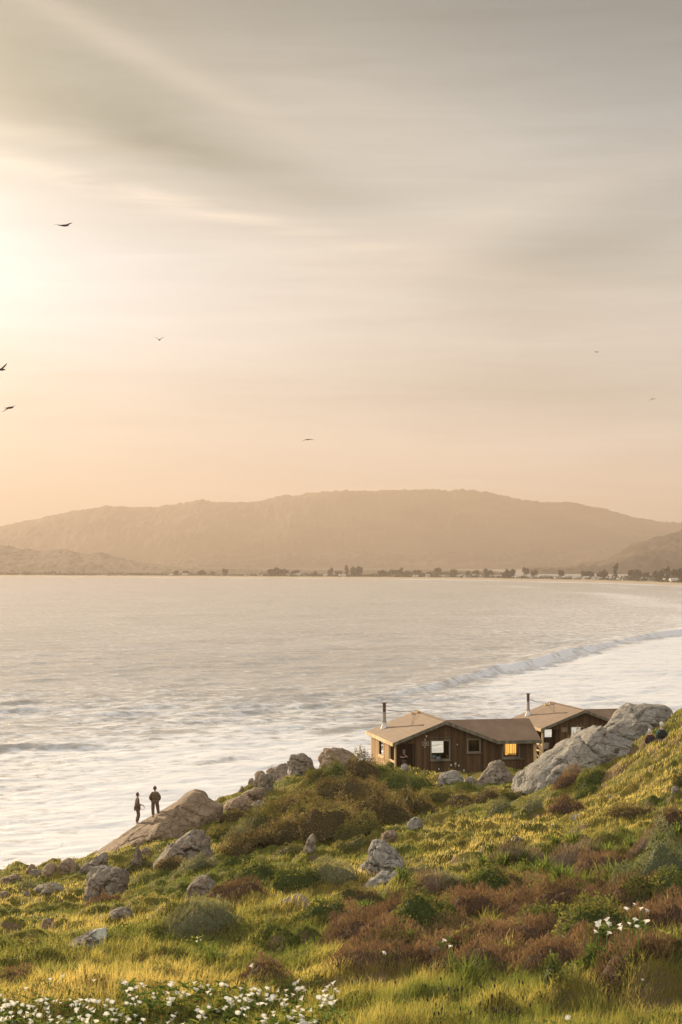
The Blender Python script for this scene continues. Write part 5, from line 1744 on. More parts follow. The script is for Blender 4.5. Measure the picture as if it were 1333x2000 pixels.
STRAPS = [
 (985, 1700, 34, 'leftmost clump of strap leaves under the pinkish brush'), (1025, 1690, 34, 'strap-leaved clump second from the left'),
 (1060, 1706, 34, 'strap-leaved clump in front of the pale dry brush'), (1095, 1722, 40, 'lowest strap-leaved clump above the heath'),
 (1120, 1668, 30, 'small strap-leaved clump at the top of the group'), (1150, 1680, 34, 'strap-leaved clump with upright leaves near the slope grass'),
 (1185, 1672, 32, 'dark strap-leaved clump at the meadow edge'), (1215, 1725, 50, 'tall yellow-green clump of drooping strap leaves beside the blue-grey sage'),
 (1190, 1738, 44, 'drooping strap-leaved clump left of the tall yellow-green one'), (1235, 1660, 30, 'strap-leaved clump above the blue-grey sage mound'),
 (1290, 1650, 30, 'strap-leaved clump near the right edge above the sage mound'), (1325, 1648, 28, 'strap-leaved clump cut by the right edge'),
 (785, 1728, 30, 'tuft of long grass-like leaves right of the pyramid boulder'), (860, 1722, 26, 'strap-leaved tuft left of the mauve dry brush'),
 (710, 1790, 30, 'strap-leaved tuft at the left foot of the heath'), (415, 1880, 46, 'tall grassy clump below the large sage bush'),
 (138, 1905, 30, 'broad-leaved weed below the lichen-capped boulder'), (90, 1905, 24, 'leafy weed near the lower left edge'),
 (1085, 1650, 24, 'short strap-leaved tuft on the edge of the yellow slope'), (950, 1690, 26, 'short strap-leaved tuft left of the dry brush'),
]
for i, (px, py, h_, lab) in enumerate(STRAPS):
    strap_clump(px, py, h_, lab, 500 + i, 1.1, nb=60)
# leafy yellow-green weeds in front of the heath
for i, (px, py, h_, lab) in enumerate([(800, 1850, 44, 'yellow-green leafy weed beside the two small white lilies'), (885, 1915, 60, 'tall pale leafy weed at the left of the weed row'),
        (915, 1920, 62, 'tallest pale leafy weed in the foreground grass'), (950, 1915, 50, 'middle pale leafy weed of the row'), (990, 1915, 44, 'right-hand pale leafy weed of the row'),
        (757, 1900, 36, 'dark leafy weed by the reddest heath'), (1190, 1925, 30, 'small leafy weed right of the fern patch')]):
    strap_clump(px, py, h_, lab, 560 + i, 0.7, nb=40, name='tall_weed', wleaf=0.010)


# ------------------------------------------------------------------ grass
HEATH_ZONE = np.array([(640, 1800), (690, 1765), (780, 1745), (900, 1735), (960, 1715), (1100, 1735), (1200, 1730), (1260, 1760), (1400, 1770), (1400, 1890), (1250, 1890), (1100, 1890), (930, 1895), (760, 1885), (660, 1880)], float)


def in_zone(px, py, poly):
    ins = np.zeros(px.shape, bool)
    j = len(poly) - 1
    for i in range(len(poly)):
        xi, yi = poly[i]; xj, yj = poly[j]
        c = ((yi > py) != (yj > py)) & (px < (xj - xi) * (py - yi) / (yj - yi + 1e-9) + xi)
        ins ^= c; j = i
    return ins


def zone_mask(x, y):
    z = gz(x, y)
    px = CX + F * x / y + 14 * vnoise(x * 1.2, y * 1.2, 0, 401); py = HY - F * (z - CAMZ) / y + 12 * vnoise(x * 1.1, y * 1.1, 0, 402)
    return in_zone(px, py, HEATH_ZONE)


def cover(name, N_, seed, mat, mask, lr, wr, up, tintf, hr):
    """ground cover: small leaves or twigs standing on the slope"""
    rs = np.random.RandomState(seed)
    wt = np.clip(PYG[:-1] - PYG[1:], 0, 6) + 0.05
    wt[:, (SG < -0.25) | (SG > 0.25)] *= 0.2
    wt[DG[:-1] < 18] = 0
    wt[GY[:-1] > np.interp(GX[:-1], EDGE_X, EDGE_Y)] = 0
    wt = wt * mask(GX[:-1], GY[:-1])
    idx = rs.choice(wt.size, N_, p=wt.ravel() / wt.sum())
    r_, c_ = np.divmod(idx, NS)
    s = SG[c_] + rs.uniform(-.5, .5, N_) * (SG[1] - SG[0]); d = np.exp(LG[r_] + rs.uniform(-.1, 1.1, N_) * (LG[1] - LG[0]))
    x = s * d; y = d; z = gz(x, y)
    lump = np.abs(vnoise(x * 1.4, y * 1.6, 0, seed + 1))
    hh = hr * (0.35 + 1.3 * lump) * rs.uniform(.3, 1.1, N_)
    L = np.maximum(lr, 1.4 * d / F) * rs.uniform(.6, 1.4, N_); W_ = np.maximum(wr, .5 * d / F)
    t = rs.randn(N_, 3); t[:, 2] = np.abs(t[:, 2]) + up; t /= np.linalg.norm(t, axis=1)[:, None]
    u = np.cross(t, rs.randn(N_, 3)); u /= np.linalg.norm(u, axis=1)[:, None]
    c = np.stack([x, y, z + hh], 1); tt = t * L[:, None]; uu = u * W_[:, None]
    v = np.stack([c - tt, c + uu, c + tt, c - uu], 1).reshape(-1, 3)
    tint = np.clip(tintf(x, y, lump) + rs.uniform(-.25, .25, N_), 0, 1)
    o = link(name, npmesh(name, v, [np.arange(4 * N_).reshape(N_, 4)], M[mat], tint=np.repeat(tint, 4)))
    tag(o, kind='stuff')


cover('heath_cover', 60000, 901, 'heath', lambda x, y: zone_mask(x, y) & (fbm(x * .5, y * .5, 0, 905, 2) > -0.25), .05, .007, 1.4, lambda x, y, l: .38 + .95 * fbm(x * .6, y * .6, 0, 907, 3) + .35 * l, .24)
cover('low_plants', 60000, 911, 'green', lambda x, y: ((fbm(x * .16, y * .3, 0, 913, 4) > 0.10) & ((y < 62) | (x < -4))) | ((fbm(x * .3, y * .4, 0, 915, 3) > 0.22) & (y < 100)), .045, .018, .5, lambda x, y, l: .4 + .4 * l + .3 * fbm(x * .4, y * .4, 0, 917, 2), .16)


def grass(N_, seed):
    rs = np.random.RandomState(seed)
    wt = np.clip(PYG[:-1] - PYG[1:], 0, 6) + 0.05
    wt[:, (SG < -0.25) | (SG > 0.25)] *= 0.18
    wt[DG[:-1] < 18] = 0
    ey = np.interp(GX[:-1], EDGE_X, EDGE_Y)
    wt[GY[:-1] > ey + 4] = 0
    wt[(GY[:-1] > 112) & (np.abs(GX[:-1] - 8) > 14)] *= 0.3
    pr = wt.ravel() / wt.sum()
    idx = rs.choice(len(pr), N_, p=pr)
    r_, c_ = np.divmod(idx, NS)
    s = SG[c_] + rs.uniform(-.5, .5, N_) * (SG[1] - SG[0])
    d = np.exp(LG[r_] + rs.uniform(-.1, 1.1, N_) * (LG[1] - LG[0]))
    x = s * d; y = d
    # keep clear of the cabins and of bare earth
    def inside(C, ang):
        c, sn = math.cos(R(ang)), math.sin(R(ang))
        u = (x - C[0]) * c + (y - C[1]) * sn; v = -(x - C[0]) * sn + (y - C[1]) * c
        return (u > -3.9) & (u < 7) & (v > -0.1) & (v < 8.3)
    keep = ~(inside(C1, 11.6) | inside(C2, 12.5))
    bare = ((fbm(x * 0.5, y * 0.5, 0, 301, 3) > 0.42) & (y > 40)) | (zone_mask(x, y) & (fbm(x * .5, y * .5, 0, 905, 2) > -0.3))
    keep &= ~bare | (rs.rand(N_) < 0.15)
    x, y, d = x[keep], y[keep], d[keep]; n = len(x)
    z = gz(x, y)
    tall = 0.5 + 0.5 * fbm(x * 0.35, y * 0.5, 0, 311, 3)
    clump = np.abs(vnoise(x * 1.6, y * 2.0, 0, 313)) * 1.6
    nearf = smooth01((52 - d) / 20)
    h = (0.065 + 0.075 * tall + 0.11 * clump * tall) * (1 + 0.9 * nearf) * rs.uniform(.6, 1.35, n)
    wdt = np.maximum(0.0028, 0.42 * d / F) * rs.uniform(.7, 1.3, n)
    a = rs.uniform(0, 2 * math.pi, n)
    # the wind leans everything to the right
    lx = 0.35 + 0.45 * rs.randn(n) + 0.3 * vnoise(x * .4, y * .4, 0, 317); ly = 0.35 * rs.randn(n) - 0.1
    sx, sy = np.cos(a) * wdt, np.sin(a) * wdt * .6
    P0 = np.stack([x - sx, y - sy, z - 0.03], 1); P1 = np.stack([x + sx, y + sy, z - 0.03], 1)
    mx_, my_ = x + lx * h * .35, y + ly * h * .35; mz = z + h * .6
    P2 = np.stack([mx_ + sx * .75, my_ + sy * .75, mz], 1); P3 = np.stack([mx_ - sx * .75, my_ - sy * .75, mz], 1)
    P4 = np.stack([x + lx * h, y + ly * h, z + h * (1 - .25 * np.abs(lx))], 1)
    V = np.stack([P0, P1, P2, P3, P4], 1).reshape(-1, 3)
    b = np.arange(n) * 5
    q = np.stack([b, b + 1, b + 2, b + 3], 1); t = np.stack([b + 3, b + 2, b + 4], 1)
    g = 0.47 + 0.46 * fbm(x * .16, y * .22, 0, 331, 4) * 1.4 + 0.24 * vnoise(x * .9, y * .9, 0, 333)
    s_ = x / y * F + CX
    # fresh green hollow by the cabins, deep green in the very front right
    g -= 0.22 * np.exp(-((s_ - 900) / 170) ** 2 - ((y - 92) / 12) ** 2)
    g -= 0.16 * np.exp(-((s_ - 1050) / 400) ** 2 - ((y - 27) / 5) ** 2)
    g += 0.12 * smooth01((s_ - 900) / 300) * smooth01((y - 50) / 15)  # sunlit gold of the right-hand slope put into the blade tint
    g += 0.10 * smooth01((420 - s_) / 300) * smooth01((y - 34) / 10)  # golden backlit haze of the left slope put into the blade tint
    tint = np.clip(g + rs.uniform(-.17, .17, n), 0, 1)
    o = link('grass', npmesh('grass', V, [q, t], M['grass'], tint=np.repeat(tint, 5)))
    tag(o, kind='stuff')


grass(430000, 77)

# ------------------------------------------------------------------ calla lilies
wm, N = new_mat('lily_white')
d_ = N.n('ShaderNodeBsdfDiffuse'); d_.inputs[0].default_value = (0.70, 0.69, 0.64, 1)
t_ = N.n('ShaderNodeBsdfTranslucent'); t_.inputs[0].default_value = (0.85, 0.82, 0.70, 1)
mx = N.n('ShaderNodeMixShader'); mx.inputs[0].default_value = 0.4; N.link(d_.outputs[0], mx.inputs[1]); N.link(t_.outputs[0], mx.inputs[2]); finish(N, mx.outputs[0])
M['lily'] = wm
M['spadix'] = plain('lily_yellow', (0.75, 0.50, 0.06), 0.6)
M['stemg'] = plain('lily_stem_green', (0.12, 0.19, 0.04), 0.5)


def spathe_mesh(seed):
    rs = np.random.RandomState(seed)
    nt, nr = 22, 8
    v = []
    for i in range(nr):
        t = i / (nr - 1)
        for j in range(nt):
            a = j / (nt - 1) * 2 * math.pi * 0.97
            lip = (0.5 + 0.5 * math.cos(a - math.pi)) ** 3            # pointed tip at the back
            r = 0.008 + 0.040 * t ** 1.8 * (1 + 0.55 * lip)
            z = 0.105 * t - 0.020 * t ** 4 + 0.035 * lip * t ** 2
            r += 0.014 * t ** 6
            v.append((math.cos(a) * r, math.sin(a) * r * (1 + rs.uniform(-.02, .02)), z))
    return npmesh('spathe', v, [grid_faces(nr, nt)], M['lily'], smooth=True)


sp_me = [spathe_mesh(i) for i in range(3)]
mb = MB(); mb.tube([(0, 0, .01), (0, 0, .05), (0, 0, .085)], [.007, .008, .004], 8)
spx = mb.build('spadix', M['spadix']); spx_me = spx.data; bpy.data.objects.remove(spx)
stem_me = []
for i in range(3):
    mb = MB(); b0 = (i - 1) * .05
    mb.tube([(b0, .02, -.62), (b0 * .6, .0, -.3), (0, 0, 0.0), (0, 0, .012)], [.009, .008, .008, .009], 7)
    q_ = mb.build('stem', M['stemg'], smooth=True); stem_me.append(q_.data); bpy.data.objects.remove(q_)
_lr = random.Random(5)


def lily(px, py, stem_px, label, group, size=1.0):
    d = hit(px, py + stem_px)
    x = (px - CX) / F * d; z = CAMZ - (py - HY) / F * d
    g = float(gz(x, d))
    if z < g + 0.12: z = g + 0.12
    k = _lr.randrange(3)
    rz = _lr.uniform(0, 6.28); tl = _lr.uniform(.1, .75)
    o = empty('calla_lily', (x, d, z), rz, label, 'flower', group)
    a = bpy.data.objects.new('spathe', sp_me[k]); b = bpy.data.objects.new('spadix', spx_me); c = bpy.data.objects.new('stem', stem_me[k])
    for q in (a, b, c):
        COL.objects.link(q); q.parent = o
    s = size * _lr.uniform(.46, .80)
    for q in (a, b):
        q.rotation_euler = (tl, 0, 0); q.scale = (s, s, s)
    c.scale = (1, 1, max(0.2, (z - g) / 0.60))
    return o


rs = np.random.RandomState(15)
G1 = 'calla lilies in the large bed at the lower left'
L1 = 'white calla lily in the large flower bed at the lower left'
cnt = 0
while cnt < 262:
    px = rs.uniform(0, 672)
    if px < 230:
        py = rs.uniform(1956, 2004)
        w_ = 0.75
    else:
        top = 1915 + 0.00022 * (px - 440) ** 2 + 8 * math.sin(px / 40)
        py = top + (rs.rand() ** 0.8) * (85 if px < 620 else 50)
        w_ = 1.0 if fbm(px * .02, py * .05, 0, 8, 2) > -0.28 else 0.25
    if rs.rand() > w_: continue
    z_ = ('far left end of' if px < 110 else 'thin left part of' if px < 230 else 'upper edge of' if py < 1938 else 'left middle of' if px < 380 else 'dense centre of' if px < 520 else 'right end of')
    lily(px, py, rs.uniform(28, 46), 'white calla lily in the ' + z_ + ' the lower left flower bed', 'calla lilies, ' + z_ + ' the bed'); cnt += 1
for (px, py) in ((123, 1911), (96, 1917), (183, 1919), (247, 1922), (49, 1936), (5, 1948), (583, 1922)):
    lily(px, py, 30, 'scattered white calla lily in the grass just above the lower left bed', 'scattered calla lilies above the bed')
lily(494, 1892, 34, 'highest white calla lily standing above the lower left bed', None)
for (px, py) in ((387, 1834), (392, 1838), (384, 1841)):
    lily(px, py, 22, 'one of the three white lilies in front of the large sage bush', 'three lilies by the sage bush', .8)
for (px, py) in ((1164, 1808), (1186, 1804), (1175, 1807), (1189, 1812), (1170, 1816), (1161, 1824), (1186, 1827), (1192, 1808)):
    lily(px, py, 58, 'white calla lily of the tight left clump in the right-hand heath', 'left lily clump in the heath', 1.15)
for (px, py) in ((1226, 1781), (1239, 1770), (1251, 1780), (1262, 1784), (1231, 1808), (1239, 1802), (1212, 1812), (1247, 1815), (1261, 1806), (1215, 1820), (1240, 1800)):
    lily(px, py, 62, 'white calla lily of the loose right clump in the right-hand heath', 'right lily clump in the heath', 1.1)
lily(864, 1842, 48, 'upper of two white calla lilies by the yellow-green weed', None, 1.5)
lily(877, 1853, 44, 'lower of two white calla lilies by the yellow-green weed', None, .9)
lily(749, 1865, 40, 'single white calla lily low in the reddest heath', None, .9)
lily(1100, 1834, 16, 'single pale calla lily lying low left of the heath lily clumps', None, .9)
lily(1255, 1917, 20, 'small white calla lily alone in the lower right grass', None, .7)
lily(1115, 1994, 30, 'large white calla lily at the bottom edge, right of the centre', None, 1.0)
lily(654, 1937, 30, 'white calla lily at the right-hand tip of the lower left bed', None, 1.1)


def lily_leaves():
    rs = np.random.RandomState(33)
    n = 2300
    px = rs.uniform(-30, 690, n); py = np.where(px < 230, rs.uniform(1975, 2060, n), rs.uniform(1940, 2060, n))
    keep = (fbm(px * .012, py * .03, 0, 44, 3) + 0.5 * smooth01((py - 1945) / 60) - 0.8 * smooth01((px - 560) / 130) + 0.5 * smooth01((px - 200) / 60) > 0.12 + .5 * rs.rand(n) * 0.6)
    extra = []
    for (cx_, cy_, m) in ((1178, 1836, 60), (1240, 1832, 80), (870, 1868, 30), (388, 1856, 26)):
        extra += [(cx_ + rs.randn() * 12, cy_ + rs.randn() * 5) for _ in range(m)]
    px = np.concatenate([px[keep], [e[0] for e in extra]]); py = np.concatenate([py[keep], [e[1] for e in extra]])
    vs = []; fs = []; tn = []; k = 0
    for a, b in zip(px, py):
        d = hit(a, b); x = (a - CX) / F * d; z = float(gz(x, d))
        hgt = rs.uniform(.06, .26); an = rs.uniform(0, 6.28); L = rs.uniform(.07, .15); W_ = L * .24
        dx, dy_ = math.cos(an), math.sin(an)
        tip = np.array((x + dx * (L + .05), d + dy_ * (L + .05), z + hgt + rs.uniform(-.05, .08)))
        bse = np.array((x, d, z + hgt - .02)); mid = (tip * .45 + bse * .55) + np.array((0, 0, .03))
        s = np.array((-dy_, dx, 0)) * W_
        back = bse - np.array((dx, dy_, 0)) * L * .25
        vs += [bse, back + s * .8, mid + s, tip, mid - s, back - s * .8, np.array((x - .008, d, z - .02)), np.array((x + .008, d, z - .02))]
        fs += [(k, k + 1, k + 2), (k, k + 2, k + 3), (k, k + 3, k + 4), (k, k + 4, k + 5), (k, k + 6, k + 7)]
        tn += [rs.rand()] * 8; k += 8
    o = link('lily_leaves', npmesh('lily_leaves', vs, [fs], M['broad'], tint=tn))
    tag(o, kind='stuff')


lily_leaves()

# dry seed heads in the front grass
sh_m = plain('dark_seed_head', (0.05, 0.03, 0.02), 0.9)
_sr = random.Random(8)
for i in range(34):
    px = _sr.gauss(955, 62); py = _sr.uniform(1905, 1985)
    if i < 4: px, py = 845 + i * 7, 1955 + i * 9
    stem = _sr.uniform(34, 60)
    d = hit(px, py + stem); x = (px - CX) / F * d; z1 = CAMZ - (py - HY) / F * d; z0 = float(gz(x, d))
    o = empty('dried_weed', (x, d, z0), 0, 'thin dry weed with a dark seed head in the foreground grass', 'dry plant', 'dark seed heads in the front grass')
    H = max(.2, z1 - z0); lx = _sr.uniform(-.08, .08)
    mb = MB(); mb.tube([(0, 0, -.02), (lx * .4, 0, H * .5), (lx, 0, H)], [.004, .0035, .003], 5); mb.build('stem', M['core'], o)
    mb = MB(); mb.tube([(lx, 0, H - .01), (lx, 0, H + .012), (lx * 1.1, 0, H + .035), (lx * 1.1, 0, H + .05)], [.006, .014, .012, .004], 7); mb.build('seed_head', sh_m, o)
    if _sr.random() < .6:
        sx_ = _sr.choice((-1, 1)) * .05
        mb = MB(); mb.tube([(lx * .6, 0, H * .6), (lx * .6 + sx_, 0, H * .78), (lx * .6 + sx_ * 1.1, 0, H * .84)], [.003, .003, .009], 5); mb.build('side_stem', sh_m, o)
# ------------------------------------------------------------------ people
def skin_mesh(name, nodes, edges, root, mat, sub=2, parent=None):
    """nodes: dict name -> ((x,y,z), rx, ry). A skinned, subdivided tube figure, baked to a plain mesh."""
    keys = list(nodes)
    me = bpy.data.meshes.new(name)
    me.from_pydata([nodes[k][0] for k in keys], [(keys.index(a), keys.index(b)) for a, b in edges], [])
    o = bpy.data.objects.new(name, me); COL.objects.link(o)
    sk = o.modifiers.new('skin', 'SKIN')
    sk.use_smooth_shade = True
    for i, k in enumerate(keys):
        sv = me.skin_vertices[0].data[i]
        sv.radius = (nodes[k][1], nodes[k][2])
        sv.use_root = (k == root)
    if sub:
        sd_ = o.modifiers.new('sub', 'SUBSURF'); sd_.levels = sub; sd_.render_levels = sub
    bpy.context.view_layer.update()
    res = bpy.data.meshes.new_from_object(o.evaluated_get(bpy.context.evaluated_depsgraph_get()))
    bpy.data.objects.remove(o, do_unlink=True)
    res.materials.clear(); res.materials.append(mat)
    for p in res.polygons: p.use_smooth = True
    return link(name, res, parent)


def lerp(a, b, t):
    return tuple(a[i] * (1 - t) + b[i] * t for i in range(3))


def person(loc, rz, label, J, mats, group=None, cloth=0.022, sleeves=True, hair='short', bald=False):
    """J: joints (own frame: +y is the way the body faces)"""
    root = empty('person', loc, rz, label, 'person', group)
    n = {}; e = []
    def add(k, p, r, r2=None, to=None):
        n[k] = (p, r, r2 or r)
        if to: e.append((to, k))
    add('pelvis', J['pelvis'], .15, .11)
    add('waist', J['waist'], .135, .10, 'pelvis')
    add('chest', J['chest'], .155, .11, 'waist')
    add('neckb', J['neckb'], .075, .07, 'chest')
    add('neck', J['neck'], .055, .055, 'neckb')
    h = J['head']; nk = J['neck']
    add('jaw', lerp(nk, h, .45), .062, .07, 'neck')
    add('face', h, .086, .102, 'jaw')
    top = tuple(h[i] + (h[i] - nk[i]) * .42 for i in range(3))
    add('skull', top, .070, .084, 'face')
    f = J['look']
    nose = tuple(h[i] + f[i] * .105 + (0, 0, -.015)[i] for i in range(3))
    add('nose', nose, .012, .014, 'face')
    chin = tuple(lerp(nk, h, .45)[i] + f[i] * .07 for i in range(3))
    add('chin', chin, .026, .026, 'jaw')
    sx_ = (f[1], -f[0], 0)
    for s in (-1, 1):
        add('ear%d' % s, tuple(h[i] + s * sx_[i] * .098 for i in range(3)), .014, .022, 'face')
    for s, nm in ((-1, 'l'), (1, 'r')):
        add('sh' + nm, J['sh' + nm], .058, .058, 'chest')
        add('el' + nm, J['el' + nm], .042, .042, 'sh' + nm)
        add('fa' + nm, lerp(J['el' + nm], J['wr' + nm], .4), .041, .041, 'el' + nm)
        add('wr' + nm, J['wr' + nm], .026, .030, 'fa' + nm)
        d = np.array(J['wr' + nm]) - np.array(lerp(J['el' + nm], J['wr' + nm], .4)); d = d / np.linalg.norm(d)
        d = np.array(J.get('hd' + nm, d)); d = d / np.linalg.norm(d)
        side = np.cross(d, (0, 0, 1)) if abs(d[2]) < .8 else np.array((0.0, 1.0, 0.0))
        side = side / np.linalg.norm(side)
        w0 = np.array(J['wr' + nm])
        curl = np.cross(side, d); curl /= np.linalg.norm(curl)
        if curl[2] > 0: curl = -curl
        palm = w0 + d * .05
        add('pm' + nm, tuple(palm), .026, .036, 'wr' + nm)
        for q, (o_, L) in enumerate(((-.030, .068), (-.010, .078), (.010, .073), (.030, .058))):
            b = palm + side * o_ + d * .035
            add('k%d%s' % (q, nm), tuple(b), .010, .010, 'pm' + nm)
            m_ = b + d * L * .5 + curl * .006
            add('m%d%s' % (q, nm), tuple(m_), .009, .009, 'k%d%s' % (q, nm))
            add('t%d%s' % (q, nm), tuple(m_ + d * L * .3 + curl * L * .45), .0075, .0075, 'm%d%s' % (q, nm))
        tb_ = w0 + d * .02 - side * .035 * s
        add('th' + nm, tuple(tb_), .012, .012, 'pm' + nm)
        add('tt' + nm, tuple(tb_ + d * .045 - side * .022 * s + curl * .01), .009, .009, 'th' + nm)
        add('hp' + nm, J['hp' + nm], .095, .095, 'pelvis')
        add('kn' + nm, J['kn' + nm], .060, .062, 'hp' + nm)
        add('cf' + nm, lerp(J['kn' + nm], J['an' + nm], .35), .055, .058, 'kn' + nm)
        add('an' + nm, J['an' + nm], .038, .042, 'cf' + nm)
        add('ft' + nm, J['ft' + nm], .040, .030, 'an' + nm)
    skin_mesh('body', n, e, 'pelvis', mats['skin'], 1, root)
    c = cloth
    g = lambda k, ex=0, p=None: (p or n[k][0], n[k][1] + c + ex, n[k][2] + c + ex)
    hem = J.get('hem', lerp(J['pelvis'], J['waist'], -.15))
    jn = {'hem': (hem, .145 + c, .115 + c), 'pelvis': g('pelvis', .01), 'waist': g('waist', .015), 'chest': g('chest', .01), 'neckb': g('neckb', .018)}
    je = [('hem', 'pelvis'), ('pelvis', 'waist'), ('waist', 'chest'), ('chest', 'neckb')]
    vest = mats.get('vest')
    for nm in 'lr':
        jn['sh' + nm] = g('sh' + nm, .012); jn['el' + nm] = g('el' + nm, .008); jn['fa' + nm] = g('fa' + nm, .004)
        jn['wr' + nm] = (lerp(J['el' + nm], J['wr' + nm], .9), .036 + c * .6, .036 + c * .6)
        je += [('chest', 'sh' + nm), ('sh' + nm, 'el' + nm)]
        if sleeves: je += [('el' + nm, 'fa' + nm), ('fa' + nm, 'wr' + nm)]
        else:
            jn.pop('fa' + nm); jn.pop('wr' + nm); jn['el' + nm] = (lerp(J['sh' + nm], J['el' + nm], .8), .058 + c, .058 + c)
    skin_mesh('jacket' if sleeves else 'shirt', jn, je, 'pelvis', mats['top'], 2, root)
    if vest:
        vn = {k: (jn[k][0], jn[k][1] + (.03 if k in ('chest', 'waist') else .016), jn[k][2] + (.035 if k in ('chest', 'waist', 'neckb') else .016)) for k in ('hem', 'pelvis', 'waist', 'chest', 'neckb')}
        for nm in 'lr':
            vn['sh' + nm] = (lerp(J['chest'], J['sh' + nm], .62), .105, .105)
        skin_mesh('vest', vn, [('hem', 'pelvis'), ('pelvis', 'waist'), ('waist', 'chest'), ('chest', 'neckb'), ('chest', 'shl'), ('chest', 'shr')], 'pelvis', vest, 2, root)
    tn_ = {'pelvis': g('pelvis')}
    te = []
    for nm in 'lr':
        tn_['hp' + nm] = g('hp' + nm); tn_['kn' + nm] = g('kn' + nm, .008)
        tn_['cf' + nm] = g('cf' + nm, .008)
        tn_['an' + nm] = (lerp(J['kn' + nm], J['an' + nm], .97), .058 + c * .5, .062 + c * .5)
        te += [('pelvis', 'hp' + nm), ('hp' + nm, 'kn' + nm), ('kn' + nm, 'cf' + nm), ('cf' + nm, 'an' + nm)]
    skin_mesh('trousers', tn_, te, 'pelvis', mats['legs'], 2, root)
    for nm in 'lr':
        a, b = J['an' + nm], J['ft' + nm]
        heel = tuple(a[i] * 1.25 - b[i] * .25 if i < 2 else b[2] for i in range(3))
        skin_mesh('shoe', {'h': (heel, .045, .045), 'm': (lerp((a[0], a[1], b[2]), b, .35), .05, .048), 't': (tuple(b[i] + (b[i] - (a[0], a[1], b[2])[i]) * .3 for i in range(3)), .045, .032)}, [('h', 'm'), ('m', 't')], 'h', mats['shoe'], 2, root)
    # hair: a cap round the back and top of the skull
    v, fc = ico(4)
    hv = np.array(h) + (np.array(h) - np.array(nk)) * .16
    fd = np.array(f); fd = fd / np.linalg.norm(fd)
    keepv = (v @ fd < (.55 if not bald else -.1) ) & (v[:, 2] > (-.55 if hair == 'short' else -.8)) & ((v[:, 2] > .05) | (v @ fd < .12))
    if bald: keepv &= v[:, 2] < .45
    vv = v * np.array((.104, .118, .134)) * (1 + .05 * vnoise(v[:, 0] * 5, v[:, 1] * 5, v[:, 2] * 5, 3))[:, None]
    if hair == 'bushy': vv *= 1.12
    fk = fc[keepv[fc].all(1)]
    vv = vv + hv - fd * .008
    if len(fk):
        inner = vv * 1.0; inner = (vv - hv) * .86 + hv
        allv = np.concatenate([vv, inner]); fi = fk[:, ::-1] + len(vv)
        link('hair', npmesh('hair', allv, [fk, fi], mats['hair'], smooth=True), root)
    # eyes and mouth
    ey = []
    for s in (-1, 1):
        mb = MB(); p = np.array(h) + fd * .088 + np.array(sx_) * s * .032 + np.array((0, 0, .012))
        mb.tube([tuple(p - fd * .006), tuple(p + fd * .008)], [.010, .006], 8); mb.build('eye', mats['dark'], root)
    mb = MB(); p = np.array(h) + fd * .085 + np.array((0, 0, -.060))
    mb.tube([tuple(p - np.array(sx_) * .024), tuple(p + np.array(sx_) * .024)], .006, 6); mb.build('mouth', mats['lip'], root)
    return root


def pose(**kw):
    J = dict(pelvis=(0, 0, .95), waist=(0, 0, 1.10), chest=(0, 0, 1.31), neckb=(0, -.01, 1.46), neck=(0, .0, 1.52), head=(0, .02, 1.63), look=(0, 1, 0),
             shl=(-.165, 0, 1.375), shr=(.165, 0, 1.375), ell=(-.235, -.02, 1.13), elr=(.235, -.02, 1.13), wrl=(-.235, .05, .89), wrr=(.235, .05, .89),
             hpl=(-.095, 0, .90), hpr=(.095, 0, .90), knl=(-.105, .015, .50), knr=(.105, .015, .50), anl=(-.11, -.01, .10), anr=(.11, -.01, .10), ftl=(-.125, .13, .035), ftr=(.125, .13, .035))
    J.update(kw)
    return J


skin_ = plain('skin', (0.42, 0.25, 0.17), 0.6, .06, 20)
skin2 = plain('skin_pale', (0.52, 0.33, 0.24), 0.6, .06, 20)
dk = plain('eyes_dark', (0.02, 0.015, 0.012), 0.3)
lip = plain('lips', (0.30, 0.13, 0.10), 0.6)
jk1 = plain('jacket_flare_brown', (0.13, 0.08, 0.045), 0.85, .2, 12, .4)  # brown of the backlit flare put into jacket, sweater and trouser colours
jk2 = plain('sweater_flare_brown', (0.19, 0.13, 0.085), 0.9, .2, 14, .4)
tr1 = plain('trousers_flare_brown', (0.13, 0.08, 0.048), 0.9, .2, 12, .3)
shoe = plain('brown_boot', (0.07, 0.045, 0.03), 0.7)
shoe2 = plain('pale_shoe', (0.5, 0.45, 0.38), 0.7)
hbr = plain('brown_hair', (0.09, 0.05, 0.025), 0.7, .3, 40, .5)
hgr = plain('white_hair', (0.55, 0.50, 0.42), 0.7, .2, 40, .5)

slab_t = BVHTree.FromPolygons([tuple(p) for p in slab_v], [tuple(int(i) for i in f) for f in slab_f])


def on_slab(x, y):
    h_ = slab_t.ray_cast(Vector((x, y, 60)), Vector((0, 0, -1)))
    return h_[0].z if h_[0] else float(gz(x, y))


def man_on_slab(px, foot_py, d0, rz, label, J, mats, scale=1.0, **kw):
    # walk along the view ray's column until the slab top projects on the wanted row
    best = None
    for d in np.arange(90.5, 97.5, 0.05):
        x = (px - CX) / F * d; z = on_slab(x, d)
        py = HY - F * (z - CAMZ) / d
        if best is None or abs(py - foot_py) < best[0]: best = (abs(py - foot_py), x, d, z)
    _, x, d, z = best
    o = person((x, d, z), rz, label, J, mats, **kw)
    o.scale = (scale,) * 3
    return o, (x, d, z)


